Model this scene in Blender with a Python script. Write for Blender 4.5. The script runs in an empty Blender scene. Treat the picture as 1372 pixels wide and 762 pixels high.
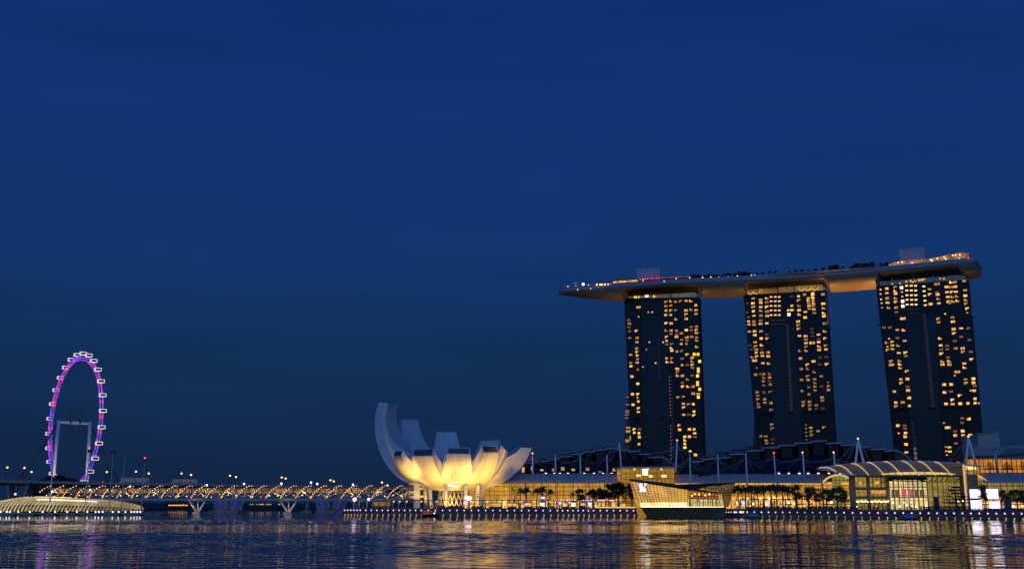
import bpy, bmesh, math, random
from mathutils import Vector, Matrix, noise
random.seed(7)
S = bpy.context.scene
COL = S.collection
rad = math.radians

# ---------------------------------------------------------------- camera
TH = rad(11.4); CT, ST = math.cos(TH), math.sin(TH)
F = 1432.0; CAMZ = 8.0
cd = bpy.data.cameras.new('camera'); cam = bpy.data.objects.new('camera', cd); COL.objects.link(cam)
cam.location = (0, 0, CAMZ); cam.rotation_euler = (math.pi/2 + TH, 0, 0)
cd.sensor_fit = 'HORIZONTAL'; cd.sensor_width = 36; cd.lens = 36*F/1372
cd.clip_start = 1; cd.clip_end = 30000
S.camera = cam

# ---------------------------------------------------------------- dusk sky
W = bpy.data.worlds.new('World'); S.world = W; W.use_nodes = True
nt = W.node_tree; N = nt.nodes; L = nt.links
bg = N['Background']
tc = N.new('ShaderNodeTexCoord'); sx = N.new('ShaderNodeSeparateXYZ'); L.new(tc.outputs['Generated'], sx.inputs[0])
rp = N.new('ShaderNodeValToRGB'); cr = rp.color_ramp
def stops(cr, pts):
    while len(cr.elements) > 1: cr.elements.remove(cr.elements[-1])
    cr.elements[0].position = pts[0][0]; cr.elements[0].color = (*pts[0][1], 1)
    for p, c in pts[1:]:
        e = cr.elements.new(p); e.color = (*c, 1)
stops(cr, [(0.0, (.0060, .0190, .055)), (.045, (.0062, .0218, .067)), (.12, (.0064, .029, .097)), (.22, (.0062, .0350, .146)),
           (.34, (.0056, .0335, .168)), (.47, (.0042, .0265, .150)), (.62, (.0028, .017, .105)), (1, (.002, .012, .08))])
L.new(sx.outputs['Z'], rp.inputs[0])
# thin streaks of cloud low in the sky
mp = N.new('ShaderNodeMapping'); mp.inputs['Scale'].default_value = (2.2, 2.2, 14)
nz = N.new('ShaderNodeTexNoise'); nz.inputs['Scale'].default_value = 1.7; nz.inputs['Detail'].default_value = 5
L.new(tc.outputs['Generated'], mp.inputs[0]); L.new(mp.outputs[0], nz.inputs['Vector'])
cm = N.new('ShaderNodeMapRange'); cm.inputs[1].default_value = .35; cm.inputs[2].default_value = .75
cm.inputs[3].default_value = .94; cm.inputs[4].default_value = 1.12
L.new(nz.outputs[0], cm.inputs[0])
mul = N.new('ShaderNodeVectorMath'); mul.operation = 'SCALE'; L.new(rp.outputs[0], mul.inputs[0]); L.new(cm.outputs[0], mul.inputs['Scale'])
# afterglow in the west, behind the photographer
sky = N.new('ShaderNodeTexSky'); sky.sky_type = 'NISHITA'; sky.sun_disc = False
sky.sun_elevation = rad(-2.0); sky.sun_rotation = rad(180); sky.ozone_density = 3
wr = N.new('ShaderNodeMapRange'); wr.interpolation_type = 'SMOOTHSTEP'
wr.inputs[1].default_value = .15; wr.inputs[2].default_value = -.6; wr.inputs[3].default_value = 0; wr.inputs[4].default_value = 1.9
L.new(sx.outputs['Y'], wr.inputs[0])
tn = N.new('ShaderNodeVectorMath'); tn.operation = 'MULTIPLY'; L.new(sky.outputs[0], tn.inputs[0]); tn.inputs[1].default_value = (.60, 1.02, 1.20)
sc2 = N.new('ShaderNodeVectorMath'); sc2.operation = 'SCALE'; L.new(tn.outputs[0], sc2.inputs[0]); L.new(wr.outputs[0], sc2.inputs['Scale'])
ad = N.new('ShaderNodeVectorMath'); ad.operation = 'ADD'; L.new(mul.outputs[0], ad.inputs[0]); L.new(sc2.outputs[0], ad.inputs[1])
L.new(ad.outputs[0], bg.inputs[0]); bg.inputs[1].default_value = 1.0

S.view_settings.view_transform = 'Standard'; S.view_settings.look = 'None'
S.view_settings.exposure = 0; S.view_settings.gamma = 1; S.view_settings.use_curve_mapping = False
try:
    S.render.engine = 'CYCLES'; S.cycles.use_denoising = True; S.cycles.pixel_filter_type = 'BLACKMAN_HARRIS'; S.cycles.filter_width = 1.5
    S.cycles.sample_clamp_indirect = 4; S.cycles.max_bounces = 6; S.cycles.use_light_tree = True
    S.cycles.caustics_reflective = False; S.cycles.caustics_refractive = False
except Exception as e: print(e)

# ---------------------------------------------------------------- picture point -> place in the world
def ray(px, py):
    x, y = (px-686)/F, (381-py)/F
    return Vector((x, CT - y*ST, ST + y*CT))
def at(px, py, Y):
    d = ray(px, py); return Vector((0, 0, CAMZ)) + d*(Y/d.y)
def zat(py, Y): return at(686, py, Y).z
def xg(px, Y, z=CAMZ): return (px-686)/F*(Y*CT + (z-CAMZ)*ST)
def onplane(px, py, p, n):
    d = ray(px, py); c = Vector((0, 0, CAMZ)); return c + d*((p-c).dot(n)/d.dot(n))
def interp(tab, x):
    if x <= tab[0][0]: return tab[0][1]
    for (a, b), (c, d) in zip(tab, tab[1:]):
        if x <= c: return b + (d-b)*(x-a)/(c-a)
    return tab[-1][1]

# ---------------------------------------------------------------- materials
def mat(name):
    m = bpy.data.materials.new(name); m.use_nodes = True
    return m, m.node_tree.nodes, m.node_tree.links, m.node_tree.nodes['Principled BSDF']
def diff(name, col, rough=.6, metal=0, var=.15, scale=.6, bump=0, spec=.5):
    m, n, l, b = mat(name)
    t = n.new('ShaderNodeTexCoord'); z = n.new('ShaderNodeTexNoise'); z.inputs['Scale'].default_value = scale; z.inputs['Detail'].default_value = 6
    l.new(t.outputs['Object'], z.inputs['Vector'])
    r = n.new('ShaderNodeMapRange'); r.inputs[1].default_value = .3; r.inputs[2].default_value = .7; r.inputs[3].default_value = 1-var; r.inputs[4].default_value = 1+var
    l.new(z.outputs[0], r.inputs[0])
    v = n.new('ShaderNodeVectorMath'); v.operation = 'SCALE'; v.inputs[0].default_value = col; l.new(r.outputs[0], v.inputs['Scale'])
    l.new(v.outputs[0], b.inputs['Base Color'])
    b.inputs['Roughness'].default_value = rough; b.inputs['Metallic'].default_value = metal; b.inputs['Specular IOR Level'].default_value = spec
    if bump:
        bp = n.new('ShaderNodeBump'); bp.inputs['Strength'].default_value = bump; bp.inputs['Distance'].default_value = .2
        l.new(z.outputs[0], bp.inputs['Height']); l.new(bp.outputs[0], b.inputs['Normal'])
    return m
def glow(name, col, st, sampling=None, base=(.05, .05, .05), rnd=0, mottle=0, mscale=1.0):
    m, n, l, b = mat(name)
    b.inputs['Base Color'].default_value = (*base, 1); b.inputs['Emission Color'].default_value = (*col, 1)
    b.inputs['Emission Strength'].default_value = st; b.inputs['Roughness'].default_value = .4
    last = None
    if rnd:
        o = n.new('ShaderNodeObjectInfo'); r = n.new('ShaderNodeMapRange'); r.inputs[3].default_value = st*(1-rnd); r.inputs[4].default_value = st*(1+rnd)
        l.new(o.outputs['Random'], r.inputs[0]); last = r.outputs[0]
    if mottle:
        t = n.new('ShaderNodeTexCoord'); z = n.new('ShaderNodeTexNoise'); z.inputs['Scale'].default_value = mscale; z.inputs['Detail'].default_value = 3
        g = n.new('ShaderNodeNewGeometry'); l.new(g.outputs['Position'], z.inputs['Vector'])
        r2 = n.new('ShaderNodeMapRange'); r2.inputs[1].default_value = .3; r2.inputs[2].default_value = .7; r2.inputs[3].default_value = max(0, 1-mottle); r2.inputs[4].default_value = 1+mottle
        l.new(z.outputs[0], r2.inputs[0])
        k = n.new('ShaderNodeMath'); k.operation = 'MULTIPLY'
        if last: l.new(last, k.inputs[0])
        else: k.inputs[0].default_value = st
        l.new(r2.outputs[0], k.inputs[1]); last = k.outputs[0]
    if last: l.new(last, b.inputs['Emission Strength'])
    if sampling:
        try: m.cycles.emission_sampling = sampling
        except Exception: pass
    return m
def litglass(name, c1, c2, st, bw, bh, mortar=.06, mc=(.01, .006, .002), nscale=.06, lo=.45, hi=1.5):
    """glass wall with lit rooms behind: panes of differing brightness between dark frames (UV in metres)"""
    m, n, l, b = mat(name)
    u = n.new('ShaderNodeUVMap'); br = n.new('ShaderNodeTexBrick'); br.offset = 0; br.squash = 1
    br.inputs['Scale'].default_value = 1; br.inputs['Brick Width'].default_value = bw; br.inputs['Row Height'].default_value = bh
    br.inputs['Mortar Size'].default_value = mortar; br.inputs['Mortar Smooth'].default_value = .1; br.inputs['Bias'].default_value = 0
    br.inputs['Color1'].default_value = (*c1, 1); br.inputs['Color2'].default_value = (*c2, 1); br.inputs['Mortar'].default_value = (*mc, 1)
    l.new(u.outputs[0], br.inputs['Vector'])
    z = n.new('ShaderNodeTexNoise'); z.inputs['Scale'].default_value = nscale; z.inputs['Detail'].default_value = 4; z.inputs['Roughness'].default_value = .65
    l.new(u.outputs[0], z.inputs['Vector'])
    r = n.new('ShaderNodeMapRange'); r.inputs[1].default_value = .3; r.inputs[2].default_value = .7; r.inputs[3].default_value = lo*st; r.inputs[4].default_value = hi*st
    l.new(z.outputs[0], r.inputs[0])
    l.new(br.outputs['Color'], b.inputs['Emission Color']); l.new(r.outputs[0], b.inputs['Emission Strength'])
    b.inputs['Base Color'].default_value = (.06, .05, .03, 1); b.inputs['Roughness'].default_value = .15
    return m
def darkglass(name, c1, c2, line, bw, bh, rough=.12, mortar=.1):
    m, n, l, b = mat(name)
    u = n.new('ShaderNodeUVMap'); br = n.new('ShaderNodeTexBrick'); br.offset = 0
    br.inputs['Scale'].default_value = 1; br.inputs['Brick Width'].default_value = bw; br.inputs['Row Height'].default_value = bh
    br.inputs['Mortar Size'].default_value = mortar; br.inputs['Mortar Smooth'].default_value = .3
    br.inputs['Color1'].default_value = (*c1, 1); br.inputs['Color2'].default_value = (*c2, 1); br.inputs['Mortar'].default_value = (*line, 1)
    l.new(u.outputs[0], br.inputs['Vector']); l.new(br.outputs['Color'], b.inputs['Base Color'])
    b.inputs['Roughness'].default_value = rough; b.inputs['Specular IOR Level'].default_value = .16
    z = n.new('ShaderNodeTexNoise'); z.inputs['Scale'].default_value = .05; l.new(u.outputs[0], z.inputs['Vector'])
    r = n.new('ShaderNodeMapRange'); r.inputs[3].default_value = rough*.6; r.inputs[4].default_value = rough*1.8; l.new(z.outputs[0], r.inputs[0]); l.new(r.outputs[0], b.inputs['Roughness'])
    return m

M = {}
M['white_skin'] = diff('white_cladding', (.66, .66, .65), .45, var=.06, scale=.12)
def cladding():
    m, n, l, b = mat('cladding_panels')
    u = n.new('ShaderNodeUVMap'); br = n.new('ShaderNodeTexBrick'); br.offset = .5
    br.inputs['Scale'].default_value = 1; br.inputs['Brick Width'].default_value = 3.6; br.inputs['Row Height'].default_value = 2.2; br.inputs['Mortar Size'].default_value = .09; br.inputs['Mortar Smooth'].default_value = .4
    br.inputs['Color1'].default_value = (.66, .66, .65, 1); br.inputs['Color2'].default_value = (.60, .60, .60, 1); br.inputs['Mortar'].default_value = (.53, .53, .54, 1)
    l.new(u.outputs[0], br.inputs['Vector'])
    mp = n.new('ShaderNodeMapping'); mp.inputs['Scale'].default_value = (.5, .07, 1); z = n.new('ShaderNodeTexNoise'); z.inputs['Scale'].default_value = 1; z.inputs['Detail'].default_value = 5
    l.new(u.outputs[0], mp.inputs[0]); l.new(mp.outputs[0], z.inputs['Vector'])
    r = n.new('ShaderNodeMapRange'); r.inputs[1].default_value = .3; r.inputs[2].default_value = .7; r.inputs[3].default_value = .82; r.inputs[4].default_value = 1.08; l.new(z.outputs[0], r.inputs[0])
    v = n.new('ShaderNodeVectorMath'); v.operation = 'SCALE'; l.new(br.outputs['Color'], v.inputs[0]); l.new(r.outputs[0], v.inputs['Scale']); l.new(v.outputs[0], b.inputs['Base Color'])
    b.inputs['Roughness'].default_value = .45
    return m
M['cladding'] = cladding()
M['white_paint'] = diff('white_paint', (.8, .8, .78), .45, var=.08)
M['grey_roof'] = diff('grey_metal_roof', (.60, .46, .36), .45, metal=.0, var=.08, scale=.2)
M['roof_seam'] = diff('pale_roof_seam', (.75, .74, .74), .4)
M['dark_roof'] = diff('dark_roof', (.040, .033, .030), .5, var=.25, scale=.08)
M['dark_wall'] = diff('dark_wall', (.016, .015, .018), .7)
M['plate_edge'] = diff('pale_plate', (.42, .42, .45), .5)
M['concrete'] = diff('concrete', (.30, .28, .26), .85, var=.25, scale=.3, bump=.2)
M['dark_concrete'] = diff('dark_concrete', (.11, .10, .10), .85, var=.3, scale=.3, bump=.2)
M['quay_stone'] = diff('quay_stone', (.20, .15, .125), .8, var=.3, scale=.5, bump=.3)
M['paving'] = diff('paving', (.22, .2, .18), .8, var=.2, scale=.4)
M['steel'] = diff('brushed_steel', (.55, .52, .48), .4, metal=.2, var=.1)
M['dark_steel'] = diff('dark_steel', (.06, .06, .065), .45, metal=.4)
M['black'] = diff('black_void', (.006, .006, .008), .9)
M['bronze'] = diff('bronze_frame', (.12, .085, .04), .5, metal=.4)
M['trunk'] = diff('bark', (.11, .08, .055), .9, scale=3)
M['palm_trunk'] = diff('palm_bark', (.16, .12, .08), .9, scale=3)
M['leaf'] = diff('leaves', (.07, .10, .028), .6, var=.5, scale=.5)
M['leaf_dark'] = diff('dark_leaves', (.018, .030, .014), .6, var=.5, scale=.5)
M['frond'] = diff('palm_fronds', (.06, .09, .03), .5, var=.4, scale=.8)
M['hull'] = diff('bronze_hull_panels', (.25, .18, .115), .5, var=.05, scale=.15)
M['parapet'] = diff('grey_parapet', (.34, .33, .36), .5, var=.08, scale=.2)
M['core_box'] = diff('white_core_wall', (.46, .46, .50), .6, var=.08, scale=.15)
M['floor'] = diff('timber_deck', (.2, .15, .1), .7)
M['tower_glass'] = darkglass('tower_glass', (.007, .010, .020), (.010, .013, .024), (.003, .005, .008), 4.6, 3.25, .16, .22)
M['curtain'] = darkglass('tower_curtain_glass', (.006, .027, .041), (.008, .032, .048), (.003, .015, .023), 2.3, 3.25, .10, .09)
M['crown_pale'] = litglass('crown_glass_pale', (.46, .48, .38), (.34, .38, .32), .22, 5.2, 4, .12, (.20, .2, .17), .10, .5, 1.3)
M['crown_gold'] = litglass('crown_glass_gold', (.85, .48, .10), (.5, .28, .07), .30, 6.5, 8, .2, (.08, .05, .02), .06, .2, 1.6)
M['crown_dark'] = litglass('crown_glass_dark', (.10, .18, .20), (.07, .13, .15), .22, 5.2, 4, .12, (.05, .07, .07), .10, .5, 1.3)
M['crown'] = darkglass('crown_glass', (.13, .18, .19), (.10, .15, .16), (.25, .27, .27), 5.2, 4.0, .25, .12)
M['leg_wall'] = diff('tower_side_wall', (.11, .075, .065), .5, var=.2, scale=.2)
M['win'] = glow('lit_room', (1, .47, .075), .84, 'NONE', rnd=.6, mottle=.75, mscale=.5)
M['win_dim'] = glow('dim_room', (1, .36, .10), .16, 'NONE', rnd=.5, mottle=.4, mscale=.5)
M['win_hot'] = glow('bright_room', (1, .52, .12), 1.9, 'NONE', rnd=.2)
M['win_white'] = glow('white_room', (1, .75, .55), 2.6, 'NONE')
M['win_gold'] = glow('golden_room', (1, .55, .03), 1.5, 'NONE', rnd=.3)
M['stair'] = glow('stairwell_lamp', (1, .35, .22), .015, 'NONE', rnd=.3)
M['stair_dot'] = glow('stairwell_spot', (1, .62, .45), .20, 'NONE', rnd=.4)
M['bulb'] = glow('amber_led', (1, .50, .10), 3.0, rnd=.3)
M['bulb_white'] = glow('white_led', (1, .86, .95), 3.2, rnd=.3)
M['sodium'] = glow('sodium_lamp', (1, .48, .13), 4.0)
M['cool'] = glow('cool_lamp', (.95, .85, 1), 2.8)
M['violet_lens'] = glow('pinkish_white_lens', (1, .76, .92), 1.7)
M['violet_halo'] = glow('violet_halo', (.42, .08, 1), .24)  # lens bloom round the quay lamps, painted as a glowing ring
M['water_lamp'] = glow('amber_lens', (1, .58, .07), 1.3)
M['red_lamp'] = glow('red_lamp', (1, .06, .02), 3.0)
M['amber_lamp'] = glow('amber_lamp', (1, .38, .03), 3.0)
M['blue_glow'] = glow('painted_blue_light', (.02, .03, 1), .5, 'NONE')
M['screen'] = glow('white_screen', (1, .96, 1), 2.2)
M['screen_edge'] = glow('violet_edge', (.30, .03, .9), .6)
M['red_sign'] = glow('red_sign', (1, .06, .04), .85)
M['blue_sign'] = glow('blue_sign', (.06, .09, 1), 1.0)
M['purple_sign'] = glow('purple_sign', (.45, .06, 1), 1.0)
M['white_sign'] = glow('white_sign', (1, .84, .97), 1.5)
M['pink_poster'] = glow('pink_poster', (.9, .10, .16), .72)
M['dark_poster'] = glow('dark_poster', (.5, .30, .12), .22)
M['strip_warm'] = glow('warm_strip', (1, .70, .22), 1.4)
M['strip_white'] = glow('white_strip', (1, .86, .55), 2.4)
M['rib_glow'] = glow('painted_glow', (1, .72, .28), .62)  # painted glow for floodlit ribs; the ribs are no lamps
M['pillar_lit'] = diff('cream_pillar', (.62, .55, .42), .6)
M['mall'] = litglass('mall_glass', (.92, .43, .034), (.74, .34, .028), .84, 2.6, 2.2, .09, (.20, .10, .012), .05, .42, 1.15)
M['mall_east'] = litglass('mall_glass_east', (.92, .42, .034), (.72, .32, .030), .92, 2.4, 2.0, .10, (.16, .08, .012), .06, .35, 1.15)
M['hall'] = litglass('hall_glass', (.66, .46, .09), (.50, .34, .07), .62, 2.2, 2.4, .12, (.10, .07, .02), .07, .25, 1.3)
M['hall_bright'] = litglass('hall_entrance_glass', (.95, .72, .26), (.84, .60, .19), 1.15, 2.0, 2.6, .14, (.30, .2, .06), .08, .5, 1.25)
M['lobby'] = litglass('lobby_glass', (.78, .38, .022), (.62, .29, .018), .58, 2.0, 1.3, .07, (.17, .09, .008), .06, .5, 1.25)
M['crystal'] = litglass('pavilion_glass', (1, .53, .075), (.88, .44, .05), 1.0, 1.25, 1.05, .06, (.30, .15, .02), .12, .55, 1.25)
M['crystal_low'] = litglass('pavilion_show_windows', (1, .78, .40), (1, .58, .17), 2.1, 1.6, 4, .10, (.4, .2, .05), .35, .35, 2.0)
M['restaurant'] = litglass('restaurant_glass', (.85, .66, .25), (.66, .48, .15), .85, 1.3, 3.4, .12, (.10, .06, .02), .25, .4, 1.6)
M['shops'] = litglass('shop_windows', (1, .58, .14), (.9, .36, .05), .92, 3.4, 6, .30, (.05, .03, .01), .16, .12, 1.9)
M['orange_hall'] = litglass('orange_gallery', (1, .36, .03), (.9, .30, .02), .72, 2.6, 3.5, .15, (.18, .06, .01), .10, .55, 1.3)
M['shell'] = litglass('lit_shell_membrane', (.62, .47, .20), (.46, .34, .13), .52, 2.3, 40, .22, (.13, .09, .03), .07, .45, 1.5)

# ---------------------------------------------------------------- mesh builder
class MB:
    def __init__(s): s.v = []; s.f = []; s.uv = []; s.mi = []; s.sm = []
    def face(s, pts, uv=None, mi=0, sm=False):
        i = len(s.v); s.v += [Vector(p) for p in pts]; s.f.append(tuple(range(i, i+len(pts)))); s.uv.append(uv); s.mi.append(mi); s.sm.append(sm)
    def quadwall(s, a, b, z0, z1, mi=0, u0=0):
        a = Vector((a[0], a[1], 0)); b = Vector((b[0], b[1], 0)); l = (b-a).length
        s.face([(a.x, a.y, z0), (b.x, b.y, z0), (b.x, b.y, z1), (a.x, a.y, z1)], [(u0, z0), (u0+l, z0), (u0+l, z1), (u0, z1)], mi)
    def box(s, c, d, rz=0, mi=0):
        c = Vector(c); R = Matrix.Rotation(rz, 3, 'Z'); hx, hy, hz = d[0]/2, d[1]/2, d[2]/2
        P = [c + R @ Vector((x*hx, y*hy, z*hz)) for x in (-1, 1) for y in (-1, 1) for z in (-1, 1)]
        for q in ((0, 1, 3, 2), (4, 6, 7, 5), (0, 4, 5, 1), (2, 3, 7, 6), (0, 2, 6, 4), (1, 5, 7, 3)): s.face([P[k] for k in q], None, mi)
    def bar(s, a, b, w, h, mi=0, up=None):
        """box beam from a to b"""
        a, b = Vector(a), Vector(b); d = (b-a).normalized(); u = Vector(up) if up else Vector((0, 0, 1))
        if abs(d.dot(u)) > .98: u = Vector((0, 1, 0))
        x = d.cross(u).normalized()*w/2; y = x.cross(d).normalized()*h/2
        A = [a-x-y, a+x-y, a+x+y, a-x+y]; B = [b-x-y, b+x-y, b+x+y, b-x+y]
        for k in range(4): s.face([A[k], A[(k+1) % 4], B[(k+1) % 4], B[k]], None, mi)
        s.face(A[::-1], None, mi); s.face(B, None, mi)
    def tube(s, pts, r, n=6, mi=0, cap=True, sm=True):
        pts = [Vector(p) for p in pts]; rr = r if isinstance(r, (list, tuple)) else [r]*len(pts)
        base = len(s.v); d0 = (pts[1]-pts[0]).normalized(); u = Vector((0, 0, 1)) if abs(d0.z) < .9 else Vector((0, 1, 0))
        for i, p in enumerate(pts):
            d = ((pts[min(i+1, len(pts)-1)] - pts[max(i-1, 0)])).normalized()
            x = d.cross(u); x = x.normalized() if x.length > 1e-4 else Vector((1, 0, 0)); y = x.cross(d)
            for k in range(n):
                a = 2*math.pi*k/n; s.v.append(p + (x*math.cos(a) + y*math.sin(a))*rr[i])
        for i in range(len(pts)-1):
            for k in range(n):
                s.f.append((base+i*n+k, base+i*n+(k+1) % n, base+(i+1)*n+(k+1) % n, base+(i+1)*n+k)); s.uv.append(None); s.mi.append(mi); s.sm.append(sm)
        if cap:
            for i, e in ((0, 1), (len(pts)-1, 0)):
                q = [base+i*n+k for k in range(n)]; s.f.append(tuple(q[::-1] if e else q)); s.uv.append(None); s.mi.append(mi); s.sm.append(False)
    def ball(s, c, r, mi=0, sz=1, n=8, m=5):
        c = Vector(c); base = len(s.v)
        for j in range(m+1):
            ph = math.pi*j/m
            for k in range(n):
                a = 2*math.pi*k/n; s.v.append(c + Vector((math.sin(ph)*math.cos(a)*r, math.sin(ph)*math.sin(a)*r, math.cos(ph)*r*sz)))
        for j in range(m):
            for k in range(n):
                q = (base+j*n+k, base+(j+1)*n+k, base+(j+1)*n+(k+1) % n, base+j*n+(k+1) % n)
                s.f.append(q); s.uv.append(None); s.mi.append(mi); s.sm.append(True)
    def lathe(s, prof, c=(0, 0, 0), n=20, mi=0, sm=True):
        c = Vector(c); base = len(s.v); m = len(prof)
        for r, z in prof:
            for k in range(n):
                a = 2*math.pi*k/n; s.v.append(c + Vector((r*math.cos(a), r*math.sin(a), z)))
        for j in range(m-1):
            for k in range(n):
                s.f.append((base+j*n+k, base+j*n+(k+1) % n, base+(j+1)*n+(k+1) % n, base+(j+1)*n+k)); s.uv.append(None); s.mi.append(mi); s.sm.append(sm)
    def grid(s, rows, mi=0, sm=True, uvs=None):
        base = len(s.v); n = len(rows[0])
        for r in rows: s.v += [Vector(p) for p in r]
        for j in range(len(rows)-1):
            for k in range(n-1):
                s.f.append((base+j*n+k, base+j*n+k+1, base+(j+1)*n+k+1, base+(j+1)*n+k))
                s.uv.append([uvs[j][k], uvs[j][k+1], uvs[j+1][k+1], uvs[j+1][k]] if uvs else None); s.mi.append(mi); s.sm.append(sm)
    def prism(s, poly, vec, mi=0, uvf=None, side_mi=None):
        """polygon face extruded along vec"""
        v = Vector(vec); P = [Vector(p) for p in poly]; Q = [p+v for p in P]; sm = mi if side_mi is None else side_mi
        s.face(P, [uvf(p) for p in P] if uvf else None, mi); s.face(Q[::-1], [uvf(p) for p in Q[::-1]] if uvf else None, sm)
        for k in range(len(P)):
            a, b = k, (k+1) % len(P); s.face([P[b], P[a], Q[a], Q[b]], None, sm)
    def mesh(s, name, mats, origin=(0, 0, 0)):
        o = Vector(origin); me = bpy.data.meshes.new(name); me.from_pydata([v-o for v in s.v], [], s.f)
        for m in (mats if isinstance(mats, (list, tuple)) else [mats]): me.materials.append(m)
        me.polygons.foreach_set('material_index', s.mi); me.polygons.foreach_set('use_smooth', s.sm)
        if any(s.uv):
            ul = me.uv_layers.new(name='UVMap'); i = 0
            for f, uv in zip(s.f, s.uv):
                for k in range(len(f)):
                    if uv: ul.data[i].uv = uv[k]
                    i += 1
        bm = bmesh.new(); bm.from_mesh(me); bmesh.ops.recalc_face_normals(bm, faces=bm.faces[:]) ; bm.to_mesh(me); bm.free()
        return me
    def build(s, name, mats, parent=None, origin=None):
        """links everything collected as ONE mesh object; world coordinates"""
        if parent is not None:
            w = wloc(parent); o = w if origin is None else Vector(origin)
            ob = bpy.data.objects.new(name, s.mesh(name, mats, o)); COL.objects.link(ob); ob.parent = parent; ob.location = o - w
        else:
            o = Vector(origin) if origin is not None else Vector((0, 0, 0))
            ob = bpy.data.objects.new(name, s.mesh(name, mats, o)); COL.objects.link(ob); ob.location = o
        return ob
def wloc(o):
    p = Vector((0, 0, 0))
    while o: p = p + o.location; o = o.parent
    return p
def tag(o, label=None, cat=None, group=None, kind=None):
    if label: o['label'] = label
    if cat: o['category'] = cat
    if group: o['group'] = group
    if kind: o['kind'] = kind
    return o
def thing(name, loc, label, cat, group=None):
    o = bpy.data.objects.new(name, None); COL.objects.link(o); o.location = loc; o.empty_display_size = 1
    return tag(o, label, cat, group)
def part(name, me, parent, loc=(0, 0, 0), rz=0, label=None):
    o = bpy.data.objects.new(name, me); COL.objects.link(o); o.parent = parent; o.location = loc; o.rotation_euler.z = rz
    if label: o['label'] = label
    return o
def copy_thing(root, loc, rz=0, label=None, scale=None):
    r = root.copy(); COL.objects.link(r); r.location = loc; r.rotation_euler.z = rz
    if scale: r.scale = scale if isinstance(scale, (tuple, list)) else (scale,)*3
    if label: r['label'] = label
    for ch in list(root.children):
        c = ch.copy(); COL.objects.link(c); c.parent = r
        for g in list(ch.children):
            d = g.copy(); COL.objects.link(d); d.parent = c
    return r
ORD = ['', 'first', 'second', 'third', 'fourth', 'fifth', 'sixth', 'seventh', 'eighth', 'ninth', 'tenth', 'eleventh', 'twelfth', 'thirteenth', 'fourteenth', 'fifteenth', 'sixteenth', 'seventeenth', 'eighteenth', 'nineteenth', 'twentieth', 'twenty-first', 'twenty-second', 'twenty-third', 'twenty-fourth']
def bulbmesh(name, r, m, n=6):
    b = MB(); b.ball((0, 0, 0), r, n=n, m=4); return b.mesh(name, m)
# ================================================================ setting: water, land, promenade
def water_material():
    m, n, l, b = mat('bay_water')
    b.inputs['Base Color'].default_value = (.002, .005, .012, 1); b.inputs['IOR'].default_value = 1.33; b.inputs['Roughness'].default_value = .03
    t = n.new('ShaderNodeTexCoord'); mp = n.new('ShaderNodeMapping'); mp.inputs['Scale'].default_value = (.6, 1, 1)
    z = n.new('ShaderNodeTexNoise'); z.inputs['Scale'].default_value = 1.6; z.inputs['Detail'].default_value = 3
    l.new(t.outputs['Object'], mp.inputs[0]); l.new(mp.outputs[0], z.inputs['Vector'])
    bp = n.new('ShaderNodeBump'); bp.inputs['Distance'].default_value = .02; bp.inputs['Strength'].default_value = .35
    l.new(z.outputs[0], bp.inputs['Height']); l.new(bp.outputs[0], b.inputs['Normal'])
    return m
import numpy as np
def bay():
    """real waves: short-crested ripples whose steepness follows the calm and ruffled wind lanes that lie across the bay"""
    NX, NY = 1000, 1150
    Y = 96*np.exp(np.linspace(0, math.log(700/96), NY)); U = np.linspace(-.66, .66, NX)
    X = U[None, :]*(Y[:, None]+25); YY = np.repeat(Y[:, None], NX, 1)
    rng = np.random.default_rng(12)
    lane = YY + 7*np.sin(X/83+1.1) + 4*np.sin(X/31+YY/60) + 3*np.sin(X/17+2)
    sig = np.interp(lane, LANES[0], LANES[1])
    gust = 1+.35*np.sin(X/23+YY/19+1.3*np.sin(YY/41))*np.sin(YY/13-X/47); sig = sig*gust
    Z = np.zeros_like(X); NW = 46
    for i in range(NW):
        lam = 1.5*(9/1.5)**rng.random(); k = 2*math.pi/lam; th = rng.normal(0, .55)
        # waves too short for the mesh far out fade away there
        step = Y*0.00174; fade = np.clip((lam/np.maximum(step, (Y+25)*1.32/NX)-1.6)/1.5, 0, 1)
        amp = math.sqrt(2/NW)/k
        Z += fade[:, None]*amp*np.cos(k*(X*math.sin(th)+YY*math.cos(th))+rng.random()*6.283)
    Z *= sig
    co = np.stack([X, YY, Z], -1).reshape(-1, 3).astype(np.float32)
    me = bpy.data.meshes.new('water'); nv = NX*NY; nf = (NX-1)*(NY-1)
    idx = np.arange(nv).reshape(NY, NX); q = np.stack([idx[:-1, :-1], idx[:-1, 1:], idx[1:, 1:], idx[1:, :-1]], -1).reshape(-1).astype(np.int32)
    # the rest of the bay, a wide rim of flat sheets round the rippled part
    me.vertices.add(nv); me.vertices.foreach_set('co', co.ravel()); me.loops.add(nf*4); me.loops.foreach_set('vertex_index', q)
    me.polygons.add(nf); me.polygons.foreach_set('loop_start', np.arange(0, nf*4, 4, dtype=np.int32)); me.polygons.foreach_set('use_smooth', np.ones(nf, dtype=bool))
    me.update(calc_edges=True); me.materials.append(WMAT); return me
LANES = ([0, 110, 150, 185, 262, 284, 360, 382, 428, 448, 700], [.010, .010, .015, .042, .072, .022, .018, .08, .08, .009, .008])
WMAT = water_material()
o = bpy.data.objects.new('water', bay()); COL.objects.link(o); tag(o, kind='structure')
b = MB(); b.face([(-9000, -300, -.35), (9000, -300, -.35), (9000, 20000, -.35), (-9000, 20000, -.35)])
tag(b.build('water', WMAT), kind='structure')

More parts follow.
